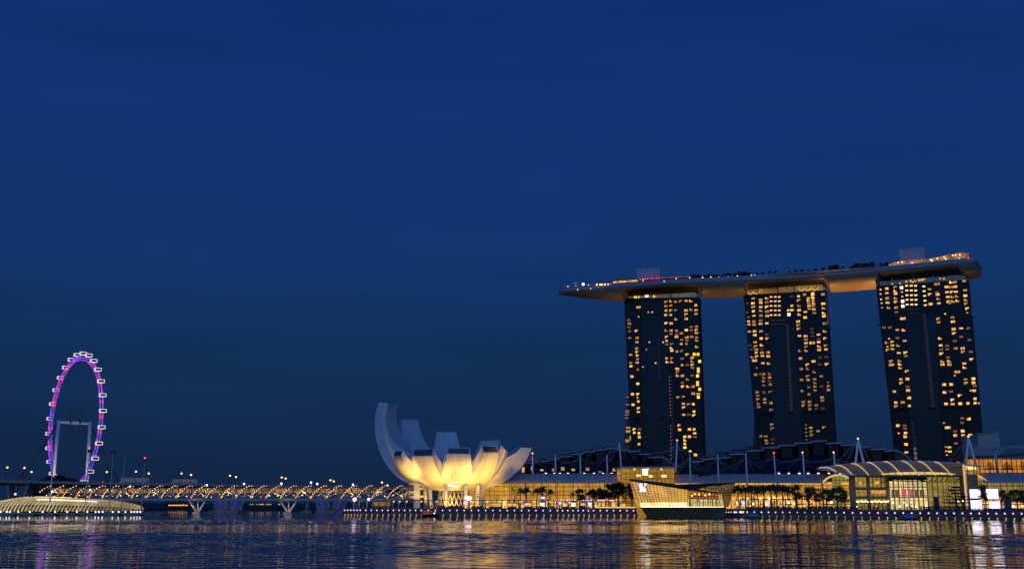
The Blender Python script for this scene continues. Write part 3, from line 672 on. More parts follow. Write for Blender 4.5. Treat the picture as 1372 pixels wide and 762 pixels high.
TOWERS = [
 dict(c=TC[0], u=DIR[0], tl=(836, 399.5), tr=(935.5, 398), bl=(846.5, 612), br=(942.5, 616), crown=(390.5, 388.5), zones=[[(859.5, 404), (889, 403), (900, 622), (862.5, 622)]],
      slots=[(848, 854, 560.8), (885.5, 889, 560.5), (896.5, 899.5, 560.5), (905.5, 909, 560.5), (914.5, 920, 560.5), (928, 931, 560.5)], leg=(841.5, 492, 832.6, 606), W=T1W, wd=2.75, hd=2.0,
      lab='left hotel tower of dark glass with orange glow on its splayed side leg'),
 dict(c=TC[1], u=DIR[1], tl=(996, 395), tr=(1106.3, 388.6), bl=(1014.5, 604), br=(1119, 600), crown=(386.5, 380.5), zones=[[(1031, 437), (1064, 436), (1078, 622), (1037, 622)]],
      slots=[(1015.5, 1037, 553.5), (1055.5, 1063, 553), (1076, 1107, 552.5)], leg=(1009, 520, 1006.3, 602), W=T2W, wd=2.85, hd=1.95,
      lab='middle hotel tower of dark glass with zigzag lights under the deck'),
 dict(c=TC[2], u=DIR[2], tl=(1173.6, 383), tr=(1297.2, 374.5), bl=(1199.5, 618), br=(1318.5, 613), crown=(376.5, 367), zones=[[(1213, 422), (1253, 419), (1264, 630), (1223, 632)]],
      slots=[(1199, 1218, 548.3), (1243, 1253, 547), (1262.5, 1312, 545.8)], leg=(1190, 560, 1197, 610), W=T3W, wd=2.75, hd=1.95,
      lab='right hotel tower of dark glass, the nearest, with a brightly lit top'),
]
CZ = Vector((0, 0, CAMZ))
for ti, T in enumerate(TOWERS):
    u = T['u']; n = Vector((u.y, -u.x, 0))          # towards the bay
    p0 = T['c'].copy(); on = lambda px, py, off=0.0: onplane(px, py, p0 + n*off, n)
    TL, TR, BL, BR = [on(*T[k]) for k in ('tl', 'tr', 'bl', 'br')]
    def down(a, c): k = (4-a.z)/(c.z-a.z); return a + (c-a)*k
    BL, BR = down(TL, BL), down(TR, BR)
    t = thing('hotel_tower', (p0.x, p0.y, 3.6), T['lab'], 'tower', None)
    uvf = lambda p: ((p-p0).dot(u), p.z)
    b = MB(); b.prism([BL, BR, TR, TL], -n*15, 0, uvf, 1); b.build('facade', [M['tower_glass'], M['dark_wall']], t)
    # the rear slab that splays out as a second leg
    lx, ly, bx, by = T['leg']; q = lambda px, py: on(px, py, -19)
    A = q(lx, ly); B = q(bx, by); B = down(A, B)
    topz = TL.z-2; A2 = A + u*3; Tt = on(T['tl'][0], T['tl'][1], -19); Tt = Vector((Tt.x, Tt.y, topz))+u*2
    Rt = on(T['tr'][0], T['tr'][1], -19); Rb = down(Rt, on(T['br'][0], T['br'][1], -19)); Rt = Vector((Rt.x, Rt.y, topz))
    b = MB(); b.prism([B, Rb - u*1.5, Rt - u*1.5, Tt, A2], -n*13); b.build('rear_leg', M['leg_wall'], t)
    for z in T['zones']:
        b = MB(); P = [on(*c, .35) for c in z]; b.face(P, [uvf(p) for p in P]); b.build('curtain_wall', M['curtain'], t)
    # floor slabs along the room bands
    b = MB(); k = 0; z = 10
    while z < TL.z-2:
        f_ = (z-BL.z)/(TL.z-BL.z); l_ = BL+(TL-BL)*f_; r_ = BR+(TR-BR)*f_
        b.bar(l_+n*.3, r_+n*.3, .6, .22); z += 3.25
    b.build('floor_slabs', M['dark_steel'], t)
    for (a, c, py) in T['slots']:
        b = MB(); P = [on(a, py+1.6, .7), on(c, py+1.5, .7), on(c, py-1.4, .7), on(a, py-1.3, .7)]; b.face(P); b.build('vent_slot', M['black'], t)
    # crown: glazed plant floor beneath the deck
    cl_, cr_ = T['crown']
    b = MB(); P = [TL+u*3, TR-u*3, on(T['tr'][0]-5, cr_), on(T['tl'][0]+5, cl_)]
    P = [p - n*2.5 for p in P]; b.prism(P, -n*10, 0, uvf); cw = b.build('crown_glass', M[('crown_pale', 'crown_gold', 'crown_dark')[ti]], t)
    for fx in (.02, .18, .42, .63, .98): 
        p = TL + (TR-TL)*fx - n*2; b = MB(); b.tube([p, p+Vector((0, 0, 7))], .5, 6); b.build('deck_strut', M['steel'], t)
    # rooms
    rooms = []; wd, hd = T['wd'], T['hd']
    for ox, oy, s_, txt in T['W']:
        for tok in txt.split():
            fl_ = tok[-1] if tok[-1] in 'dwsgW' else ''; x, y = tok.rstrip('dwsgW').split(',')
            rooms.append((ox+float(x)/s_, oy+float(y)/s_, fl_))
    grid = []
    if ti == 1: grid = [(995+x/6.928, 380+y/6.928) for x in (264, 303, 340) for y in (122, 162, 205, 247, 290)]
    if ti == 2: grid = [(1170+(x+y*.03)/5.86, 360+y/5.86) for x in (258, 294, 328) for y in (133, 170, 207, 243, 280)] + [(1170+(386+y*.08)/5.86, 360+y/5.86) for y in (138, 175, 212, 250, 285)]
    rooms += [(x, y, 'g2') for x, y in grid]
    def wmesh(w, h, m):
        b = MB(); P = [u*(-w/2)+Vector((0, 0, -h/2)), u*(w/2)+Vector((0, 0, -h/2)), u*(w/2)+Vector((0, 0, h/2)), u*(-w/2)+Vector((0, 0, h/2))]
        b.face(P); return b.mesh('lit_window', m)
    def wpart(rects, m):
        b = MB()
        for x0, x1, z0, z1 in rects: b.face([u*(x*wd)+Vector((0, 0, z*hd)) for x, z in ((x0, z0), (x1, z0), (x1, z1), (x0, z1))])
        return b.mesh('lit_window', m)
    # curtains half drawn, split panes, a lamp lit in one half only
    WM = {'': [wmesh(wd, hd, M['win']), wmesh(wd*.8, hd*.95, M['win']), wmesh(wd, hd*.75, M['win']), wpart([(-.55, -.04, -.5, .5), (.04, .55, -.5, .5)], M['win']), wpart([(-.55, .1, -.5, .5), (.1, .55, .05, .5)], M['win']),
               wpart([(-.5, .5, .0, .5), (-.5, -.1, -.5, 0)], M['win']), wpart([(-.55, .2, -.55, .45), (.28, .55, -.55, .45)], M['win']), wpart([(-.45, .55, -.2, .55)], M['win']), wpart([(-.5, 0, -.5, .5), (.04, .5, -.5, -.05)], M['win'])], 'w': [wmesh(wd*1.55, hd, M['win'])], 'd': [wmesh(wd, hd*.8, M['win_dim'])],
          's': [wmesh(wd*.5, hd*.5, M['win'])], 'g': [wmesh(wd*.85, hd*1.25, M['win_gold'])], 'W': [wmesh(wd*.85, hd*1.2, M['win_white'])], 'g2': [wmesh(wd*.75, hd*.55, M['win_hot'])]}
    rg = random.Random(ti)
    rank = sorted(range(len(rooms)), key=lambda i: {'W': 0, 'g': 0, 'w': 0, '': 1, 'd': 2, 'g2': 1.5, 's': 3}[rooms[i][2]])
    rest = MB(); cap = 96; mats_rest = [M['win'], M['win_dim'], M['win_hot']]
    for j, i in enumerate(rank):
        px, py, f_ = rooms[i]; p = on(px, py, .62); me = rg.choice(WM[f_])
        if j < cap: part('lit_window', me, t, p - t.location)
        else:
            mi = {'d': 1, 'g2': 2}.get(f_, 0); rest.face([p + v.co for v in me.vertices], None, mi)
    o = rest.build('lit_windows', mats_rest, t); tag(o, kind='stuff')
    # lamps of the escape stairs showing as faint dotted lines
    b = MB()
    def dots(x0, y0, x1, y1, nn, w=1.0, h=1.0, mi=0):
        for k in range(nn):
            f_ = k/(nn-1); p = on(x0+(x1-x0)*f_, y0+(y1-y0)*f_, .75); b.face([p-u*w*.5-Vector((0, 0, h/2)), p+u*w*.5-Vector((0, 0, h/2)), p+u*w*.5+Vector((0, 0, h/2)), p-u*w*.5+Vector((0, 0, h/2))], None, mi)
    if ti == 0: dots(882.5, 451, 883.3, 506, 13, 1.6, 1.6); dots(896.5, 505, 898.5, 556, 12, .9, 1.3, 1); dots(898.5, 570, 899.5, 614, 10, .9, 1.3, 1); dots(899.5, 505, 902, 612, 24, 1.6, 1.5)
    if ti == 1:
        dots(1055, 436, 1060.5, 549, 26, 2.4, 2.2); b.build('stair_lights', [M['stair'], M['stair_dot']], t); b = MB(); dots(1033, 429, 1052, 429, 7, 2, 1); dots(1034, 434, 1053, 434, 7, 2, 1)
    if ti == 2: dots(1238.5, 422, 1250, 543, 27, 2.6, 2.2); dots(1222.5, 565, 1226.5, 603, 9, 1.6, 1.8); dots(1226, 601, 1227, 613, 3, 2, 2.4, 1); dots(1217, 414, 1229, 414, 5, 1.6, .9); dots(1218, 419, 1230, 419, 5, 1.6, .9)
    b.build('stair_lights', [M['stair'], M['stair_dot']], t)
    # lights in the crown
    b = MB()
    def blob(px, py, w, h, mi):
        p = onplane(px, py, p0 - n*2.5 + n*.25, n); b.face([p-u*w*.5-Vector((0, 0, h/2)), p+u*w*.5-Vector((0, 0, h/2)), p+u*w*.5+Vector((0, 0, h/2)), p-u*w*.5+Vector((0, 0, h/2))], None, mi)
    if ti == 0: blob(853, 398, 5, 1.8, 0); blob(866.5, 396.3, 3.2, 1.8, 1); blob(877, 397, 2.6, 2.2, 0)
    if ti == 1:
        for x, w in ((1009.5, 11), (1040, 17), (1052, 2.5)): blob(x, 392.5-(x-1009)*.055, w, 2.8, 2)
        def zig(xs, y0):
            for k, (a, c) in enumerate(zip(xs, xs[1:])):
                hi_ = k % 2; pa = onplane(a, y0-(a-1002)*.055+(1.6 if hi_ else -1.6), p0-n*2.2, n); pc = onplane(c, y0-(c-1002)*.055+(-1.6 if hi_ else 1.6), p0-n*2.2, n); b.bar(pa, pc, .32, .32, 0)
        b.build('crown_lights', [M['win_gold'], M['win_white'], M['win_dim']], t); b = MB(); zig([1002, 1006, 1009, 1014, 1018], 393.2); b.build('zigzag_light', [M['win_gold'], M['win_hot']], t); b = MB(); zig([1070, 1074, 1078, 1082, 1087, 1092, 1097], 392.2)
    if ti == 2:
        blob(1213, 377, 1.2, 1.0, 2); blob(1236, 375.8, 1.2, 1.0, 2)
    b.build('crown_lights', [M['win_gold'], M['win_white'], M['win_dim']], t)
    if ti == 0:
        b = MB()
        for py in (531.7, 541.7, 550, 552.5, 555.5, 559.8): 
            p = q(841.8-(py-530)*.06, py)+n*.4; b.face([p-u*1.7-Vector((0, 0, .3)), p+u*1.7-Vector((0, 0, .3)), p+u*1.7+Vector((0, 0, .3)), p-u*1.7+Vector((0, 0, .3))])
        for py, px, w, h in ((572.5, 841.8, 4, 1.5), (577.5, 842.5, 5, 2.2), (590, 840.5, 3.4, 2.6), (586.5, 845, 1.6, 4)):
            p = q(px, py)+n*.4; b.face([p-u*w*.5-Vector((0, 0, h/2)), p+u*w*.5-Vector((0, 0, h/2)), p+u*w*.5+Vector((0, 0, h/2)), p-u*w*.5+Vector((0, 0, h/2))])
        b.build('landing_lights', M['win_dim'] if False else glow('landing_light', (1, .5, .08), .5, 'NONE', mottle=.6, mscale=.4), t)

# ================================================================ boat-shaped deck across the towers
DTOP = 199.0
def dctr(px, Y, half): 
    x = (px-686)/F*(Y*CT+(DTOP-CAMZ)*ST); return Vector((x+.37*half, Y+.93*half, 0))
CP = [dctr(748, 968, 0), dctr(816, 946, 17), dctr(890, 929, 19), dctr(970, 917, 19), dctr(1050, 905, 19), dctr(1130, 889, 19), dctr(1215, 866, 19), dctr(1311, 839, 17)]
def cr_pt(P, t):
    i = min(int(t), len(P)-2); f_ = t-i; g = lambda k: P[max(0, min(len(P)-1, k))]
    a, c, d, e = g(i-1), g(i), g(i+1), g(i+2)
    if i == 0: a = c*2-d
    if i == len(P)-2: e = d*2-c
    return .5*((2*c) + (d-a)*f_ + (2*a-5*c+4*d-e)*f_*f_ + (3*c-a-3*d+e)*f_**3)
ND = 90
line = [cr_pt(CP, 7*i/ND) for i in range(ND+1)]
def hwid(s_):
    w = 19.0
    if s_ < .30: w *= (1-(1-s_/.30)**2.1)**.62
    if s_ > .93: w *= 1-.10*((s_-.93)/.07)**2
    return max(w, .25)
RECESS = []
def over(s_): return any(a <= s_ <= c for a, c in RECESS)
def depth(s_):
    d = 13.4
    if s_ < .26: d = 5.0 + (13.4-5.0)*(1-(1-s_/.26)**1.9)
    if over(s_): d = 7.4
    if s_ > .965: d *= 1-.10*((s_-.965)/.035)
    return d
def dframe(i):
    t = (line[min(i+1, ND)] - line[max(i-1, 0)]).normalized(); return t, Vector((t.y, -t.x, 0))
def dpos(s_, lat=0, z=0):
    i = max(0, min(ND, s_*ND)); k = min(int(i), ND-1); c = line[k].lerp(line[k+1], i-k); t, o = dframe(k); return c + o*lat + Vector((0, 0, DTOP+z))
def proj(p):
    d = Vector(p)-CZ; z = d.y*CT + d.z*ST; y = -d.y*ST + d.z*CT; return 686+F*d.x/z, 381-F*y/z
def s_of(px):       # station on the deck whose centre shows at this column
    best = min(range(ND*4+1), key=lambda i: abs(proj(dpos(i/(ND*4)))[0]-px)); return best/(ND*4)
RECESS += [(s_of(a), s_of(c)) for a, c in ((839, 936), (999, 1107), (1178, 1290))]      # bays where the deck sits over a tower
sd = thing('sky_deck', (line[45].x, line[45].y, DTOP), 'long boat-shaped deck lying across the tops of all three hotel towers', 'roof deck')
rows = []; prow = []; top = []
for i in range(ND+1):
    s_ = i/ND; t, o = dframe(i); w = hwid(s_); d = depth(s_); c = line[i]
    r = []
    ext = t*(2.0) if i == ND else Vector((0, 0, 0))
    for k in range(17):
        a = math.pi*k/16; x = math.cos(a); y = math.sin(a)
        x = math.copysign(abs(x)**.72, x); y = y**.80
        r.append(c + o*(w*x) + Vector((0, 0, DTOP-3.2 - (d-3.2)*y)) )
    rows.append(r)
    prow.append([c+o*w*1.0+Vector((0, 0, DTOP-3.2)), c+o*(w*1.01+.15)+Vector((0, 0, DTOP-3.0)), c+o*(w*1.02+.3)+Vector((0, 0, DTOP+.6)), c+o*(w*1.02-.1)+Vector((0, 0, DTOP+.6)), c+o*(w*1.0-.3)+Vector((0, 0, DTOP))])
    top.append([c-o*w+Vector((0, 0, DTOP-.05)), c+o*w+Vector((0, 0, DTOP-.05))])
b = MB()
for i in range(ND):
    deep = over(i/ND) and over((i+1)/ND)
    if over(i/ND) != over((i+1)/ND): b.grid(rows[i:i+2], 0, False); continue
    b.grid([r[:10] for r in rows[i:i+2]], 0); b.grid([r[9:] for r in rows[i:i+2]], 0)
    if deep:
        b.grid([[p-Vector((0, 0, .06)) for p in r[3:14]] for r in rows[i:i+2]], 1)  # dark lining paints in the shade of the recess
b.face(rows[-1]); b.build('hull', [M['hull'], M['dark_wall']], sd)
b = MB(); b.grid(prow, sm=False)
b.grid([[p - 2*(p-line[i]).dot(dframe(i)[1])*dframe(i)[1] for p in r] for i, r in enumerate(prow)], sm=False)
t, o = dframe(ND); w = hwid(1); b.box(line[ND]+Vector((0, 0, DTOP-1.2))+t*.2, (.8, w*2.03, 3.8), math.atan2(t.y, t.x)); b.build('parapet', M['parapet'], sd)
b = MB(); b.grid(top, sm=False); b.build('terrace', M['floor'], sd)
def dbox(name, s0, s1, lat0, lat1, z0, z1, m, parent=sd, taper=0):
    a, c = dpos(s0, (lat0+lat1)/2), dpos(s1, (lat0+lat1)/2); d = c-a; l = d.length
    b = MB(); b.box((a+c)/2+Vector((0, 0, (z0+z1)/2)), (l, abs(lat1-lat0), z1-z0), math.atan2(d.y, d.x)); return b.build(name, m, parent)
# lift cores
for a, c, py in ((855.5, 887, 357.5), (1207.5, 1241.5, 330.5)):
    s0, s1 = s_of(a), s_of(c); pm = dpos((s0+s1)/2); zt = (at(686, py, pm.y).z - DTOP)*.86
    dbox('lift_core', s0, s1, -5, 6, 0, zt, M['core_box'])
dbox('mast_box', s_of(869.5), s_of(871.5), -1, 1, 14, 15, M['dark_steel'])
# bow restaurant: sloping wing roof with lit eaves
s0, s1 = s_of(803), s_of(856)
b = MB(); A = dpos(s0, 8, .8); B = dpos(s_of(822), 8, 5.2); C = dpos(s1, 8, 5.6); D = dpos(s1, 8, 4.6); E_ = dpos(s_of(822), 8, 4.1)
o = dframe(20)[1]; b.prism([A, E_, D, C, B], -o*16); b.build('restaurant_roof', diff('rust_roof', (.16, .07, .06), .6), sd)
b = MB(); b.face([dpos(s_of(823), 8.3, 2.6), dpos(s1, 8.3, 2.8), dpos(s1, 8.3, 4.5), dpos(s_of(823), 8.3, 4.0)]); b.build('restaurant_glass', glow('restaurant_glow', (1, .50, .10), .9, 'NONE', mottle=.8, mscale=.35), sd)
b = MB(); 
for k in range(14):
    p = dpos(s_of(800.5+k*4.05), 15.6, .2); b.ball(p, .72, n=6, m=4)
b.build('eave_lamps', glow('eave_lamp', (1, .72, .30), 2.2, 'NONE'), sd)
b = MB(); b.bar(dpos(s_of(798), 15.2, .9), dpos(s_of(857), 15.2, .9), .5, .4); b.build('eave', M['white_paint'], sd)
# red-lit canopy
b = MB(); b.bar(dpos(s_of(860), 9, 4.6), dpos(s_of(922), 9, 4.3), .4, .7); b.build('red_light_line', glow('red_neon', (1, .03, .06), .42, 'NONE', mottle=.7, mscale=.3), sd)
b = MB(); 
for k in range(8): b.ball(dpos(s_of(861+k*3.5), 9.4, 4.2), .55, n=6, m=4)
b.build('red_lamps', glow('red_spot', (1, .05, .08), 1.4, 'NONE'), sd)
dbox('red_canopy', s_of(884), s_of(925), -6, 8.5, 3.4, 4.2, diff('red_canopy', (.14, .03, .035), .6))
dbox('pavilion_wall', s_of(858), s_of(884), -6, 8, 0, 4.6, M['dark_wall'])
dbox('bar_wall', s_of(886), s_of(923), -5, 7.5, 0, 3.4, diff('terrace_wall', (.2, .14, .14), .7))
# bow: lookout mast and lamps
p = dpos(s_of(771), 3, 0); b = MB(); b.tube([p, p+Vector((0, 0, 4.4))], .35, 6); b.box(p+Vector((0, 0, 4.6)), (4.4, 1.2, .9), -.3); b.box(p+Vector((0, 0, 2.3)), (2.6, 1, .7), -.3); b.build('lookout_mast', M['white_paint'], sd)
for px, lat, z, r, m in ((782, 6, 2.8, 1.25, 'cool'), (789.5, 8, 1.0, .95, 'sodium'), (760.5, 3, 1.2, .7, 'sodium'), (771, 3.6, 1.0, .6, 'sodium'), (774, 10, -3, .35, 'sodium'), (792, 14, -3.2, .35, 'sodium'), (894, 19.5, -1.0, .55, None), (908.8, 19.2, .9, .5, 'sodium'), (867.5, 19.4, 1.2, .45, 'sodium'), (925, 15, 2.2, .45, 'sodium')):
    b = MB(); b.ball(dpos(s_of(px), lat, z), r, n=6, m=4); b.build('deck_lamp', M[m] if m else glow('green_lamp', (.25, 1, .55), 1.6, 'NONE'), sd)
# terrace lamps in the garden, stern restaurant
b = MB(); rg = random.Random(2)
for px in (942, 953, 964, 977, 989, 1007, 1012, 1060, 1075, 1106, 1110, 1180, 1183, 1187):
    b.ball(dpos(s_of(px), 17, 1.0), rg.uniform(.4, .75), n=6, m=4)
b.build('garden_lamps', M['sodium'], sd)
dbox('light_wall', s_of(1102.5), s_of(1112), 12, 13, .6, 2.0, glow('pool_bar', (1, .72, .35), .9, 'NONE'))
def lathe_roof(name, s0, s1, lat0, lat1, z0, z1, m):
    b = MB(); rws = []
    for k in range(13):
        s_ = s0+(s1-s0)*k/12; h = z0+(z1-z0)*math.sin(math.pi*(.12+.76*k/12)); rws.append([dpos(s_, lat0, z0), dpos(s_, lat0*.6+lat1*.4, h), dpos(s_, lat1, z0*.8+h*.2)])
    b.grid(rws); return b.build(name, m, sd)
sg = glow('stern_restaurant_glow', (1, .42, .10), .30, 'NONE', mottle=.9, mscale=.22)
b = MB(); xs = [(1194, 1.2, 3.0), (1205, .8, 4.6), (1215, .8, 5.0), (1241, .8, 4.6)]
P = [dpos(s_of(x), 14, a) for x, a, c in xs] + [dpos(s_of(x), 14, c) for x, a, c in xs[::-1]]; b.face(P); b.build('stern_bar_front', sg, sd)
b = MB(); xs = [(1243, .6, 4.0), (1262, .6, 4.6), (1280, .6, 6.0), (1292, .6, 6.4), (1302, .6, 5.0)]
P = [dpos(s_of(x), 15, a) for x, a, c in xs] + [dpos(s_of(x), 15, c) for x, a, c in xs[::-1]]; b.face(P); b.build('stern_restaurant_front', glow('stern_restaurant_glow', (1, .45, .10), .25, 'NONE', mottle=1, mscale=.3), sd)
lathe_roof('stern_restaurant_roof', s_of(1246), .985, 15.5, -10, 3.4, 6.6, diff('copper_roof', (.20, .12, .07), .5))
b = MB()
for px, z in ((1208, 3.4), (1213.5, 3.6), (1252, 3.0), (1261, 3.4), (1270, 3.8), (1281, 4.5), (1286, 4.6), (1291, 4.4), (1255, 2), (1273, 2.2)): b.ball(dpos(s_of(px), 16, z), .6, n=6, m=4)
b.build('stern_lamps', M['sodium'], sd)
b = MB(); b.ball(dpos(s_of(1226.5), 17, 1.6), .8, n=6, m=4); b.build('violet_lamp', glow('violet_lamp', (.55, .25, 1), 2.5, 'NONE'), sd)
b = MB(); b.ball(dpos(s_of(1290.5), 18.5, .6), .6, n=6, m=4); b.build('green_lamp', glow('green_lamp', (.3, 1, .4), 1.8, 'NONE'), sd)
b = MB(); b.ball(dpos(s_of(1302), 18.5, .4), .55, n=6, m=4); b.build('red_beacon', M['red_lamp'], sd)
dbox('pool_edge', s_of(1010), s_of(1200), 16.5, 18.4, .1, 1.0, M['parapet'])
# floodlights under the deck, fixed to the tower crowns, washing the hull
def spot(name, loc, target, power, col, angle, parent, blend=.8, size=1.5):
    ld = bpy.data.lights.new(name, 'SPOT'); ld.energy = power; ld.color = col; ld.spot_size = rad(angle); ld.spot_blend = blend; ld.shadow_soft_size = size
    o = bpy.data.objects.new(name, ld); COL.objects.link(o); d = Vector(target)-Vector(loc); o.rotation_euler = d.to_track_quat('-Z', 'Y').to_euler()
    o.parent = parent; o.location = Vector(loc)-wloc(parent); return o
WARM = (1, .50, .11)
def hullspot(x0, x1, lat, power, ang=80):
    a = dpos(s_of(x0), lat, -46); c = dpos(s_of(x1), lat+6, -11)
    b = MB(); b.box(a, (2.6, 2.4, .8)); f_ = b.build('hull_floodlight', M['dark_steel'], sd); spot('lamp', a+Vector((0, 0, .8)), c, power, WARM, ang, f_, size=2)
# ================================================================ plants
def tree_meshes(seed, h, r, leafm, flat=False, leaves=620):
    rg = random.Random(seed); b = MB(); th = h*.42
    b.tube([(0, 0, 0), (rg.uniform(-.15, .15), 0, th*.6), (rg.uniform(-.3, .3), rg.uniform(-.2, .2), h*.8)], [.32, .24, .08], 6)
    for k in range(6):
        a = k*1.05+rg.uniform(-.3, .3); z = th*rg.uniform(.7, 1.2); b.tube([(0, 0, z), (math.cos(a)*r*.35, math.sin(a)*r*.35, z+h*.14), (math.cos(a)*r*.75, math.sin(a)*r*.75, z+h*rg.uniform(.2, .38))], [.15, .1, .04], 5)
    tm = b.mesh('trunk', M['trunk'])
    c = MB(); cl_ = []
    if flat:
        for k in range(6):
            z = h*(.30+.12*k); rr = r*(1-.14*k)
            for j in range(5): a = rg.uniform(0, 6.3); cl_.append((math.cos(a)*rr*.6, math.sin(a)*rr*.6, z, rr*.45, .22))
    else:
        for k in range(17):
            a = rg.uniform(0, 6.3); q = rg.uniform(.1, .8)*r; z = h*rg.uniform(.42, .92); q *= 1-.55*max(0, (z/h-.65)/.3); cl_.append((math.cos(a)*q, math.sin(a)*q, z, rg.uniform(.22, .42)*r, rg.uniform(.55, .8)))
    for i in range(leaves):
        x, y, z, rr, sq = cl_[i % len(cl_)]; d = Vector((rg.gauss(0, 1), rg.gauss(0, 1), rg.gauss(0, 1))).normalized()*rr*rg.uniform(.35, 1.08)
        p = Vector((x+d.x, y+d.y, z+d.z*sq)); u = Vector((rg.gauss(0, 1), rg.gauss(0, 1), rg.gauss(0, .6))).normalized(); v = u.cross(Vector((rg.gauss(0, 1), rg.gauss(0, 1), rg.gauss(0, 1)))).normalized(); s_ = rg.uniform(.28, .55)*max(.8, r/4)
        c.face([p-u*s_, p+v*s_*.55, p+u*s_, p-v*s_*.55])
    return tm, c.mesh('crown', leafm)
def palm_meshes(seed, h, leafm, fr=3.3):
    rg = random.Random(seed); b = MB(); lx = rg.uniform(-.4, .4)
    b.tube([(0, 0, 0), (lx*.3, 0, h*.5), (lx, 0, h)], [.26, .2, .16], 7); tm = b.mesh('trunk', M['palm_trunk']); c = MB(); top = Vector((lx, 0, h))
    for k in range(22):
        a = k*2.4+rg.uniform(-.2, .2); up = rg.uniform(-.3, 2.6); L_ = fr*rg.uniform(.8, 1.1); d = Vector((math.cos(a), math.sin(a), 0)); sd_ = Vector((-d.y, d.x, 0)); prev = None
        for j in range(7):
            t = j/6; p = top + d*(L_*t*math.cos(up*.5)) + Vector((0, 0, L_*(up*.62*t - (.62+up*.22)*t*t)))
            if prev is not None:
                w = .95*(1-t*.75)
                for s_ in (-1, 1): c.face([prev, p, p+sd_*s_*w*.8-Vector((0, 0, w*.9))+d*.25, prev+sd_*s_*w*.55-Vector((0, 0, w*.6))])
            prev = p
    return tm, c.mesh('crown', leafm)
def plant(kind, tm, cm, loc, label, cat, group=None, rz=0, sc=1):
    t = thing(kind, loc, label, cat, group); t.rotation_euler.z = rz; t.scale = (sc,)*3 if not isinstance(sc, tuple) else sc
    part('trunk', tm, t); part('crown', cm, t); return t
BT = [tree_meshes(s_, 9, 4.2, M['leaf']) for s_ in (11, 12, 13)]
BD = [tree_meshes(s_, 9, 4.4, M['leaf_dark'], leaves=900) for s_ in (21, 22, 23)]
PL = [palm_meshes(s_, 8.0, M['frond']) for s_ in (31, 32, 33)]
PD = [palm_meshes(s_, 5.0, M['leaf_dark'], 2.3) for s_ in (41, 42)]
CT_ = [tree_meshes(51, 9, 4.0, M['leaf_dark'], True, 520)]

# dark grove below the wheel
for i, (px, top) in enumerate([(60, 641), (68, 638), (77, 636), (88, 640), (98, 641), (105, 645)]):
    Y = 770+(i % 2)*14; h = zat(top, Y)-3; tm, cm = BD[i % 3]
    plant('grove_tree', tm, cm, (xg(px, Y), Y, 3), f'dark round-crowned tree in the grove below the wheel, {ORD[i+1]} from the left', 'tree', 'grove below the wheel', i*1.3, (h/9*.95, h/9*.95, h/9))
b = MB(); x0, x1 = xg(40, 775), xg(125, 775); b.box(((x0+x1)/2, 790, 1.2), (x1-x0, 60, 3.6)); tag(b.build('grove_bank', M['dark_concrete']), kind='structure')
# garden on the sky deck
gd = [(930, 'b', 8), (937, 'b', 7.5), (945, 'b', 6.5), (951, 'b', 7), (958, 'b', 6.5), (963, 'b', 6), (971, 'b', 6.5), (976, 'b', 7.5), (986, 'b', 7), (992, 'b', 8), (998, 'b', 8.2), (1004, 'b', 7),
      (1014, 'p', 5), (1022, 'p', 5.2), (1031, 'p', 6), (1039.5, 'p', 6), (1057.5, 'p', 5), (1066.5, 'p', 6), (1075.5, 'p', 6), (1085, 'p', 5), (1094, 'p', 6), (1104, 'p', 6.4), (1115, 'b', 9), (1121, 'b', 9.6), (1130, 'b', 7), (1143, 'b', 7.2), (1149, 'b', 9.2), (1156, 'b', 8.6), (1163, 'b', 9), (1170, 'b', 9), (1184, 'b', 7), (1190, 'b', 7.6), (1193.5, 'b', 5.5)]
nb = npalm = 0
for i, (px, k, h) in enumerate(gd):
    p = dpos(s_of(px), 8 if k == 'p' else 6, 0)
    if k == 'b':
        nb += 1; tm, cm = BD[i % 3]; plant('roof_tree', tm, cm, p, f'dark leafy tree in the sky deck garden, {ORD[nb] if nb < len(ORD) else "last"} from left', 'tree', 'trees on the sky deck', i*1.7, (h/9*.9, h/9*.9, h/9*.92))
    else:
        npalm += 1; tm, cm = PD[i % 2]; plant('roof_palm', tm, cm, p, f'small dark palm on the sky deck, {ORD[npalm]} from the left', 'palm tree', 'palms on the sky deck', i*1.1, h/5.6)

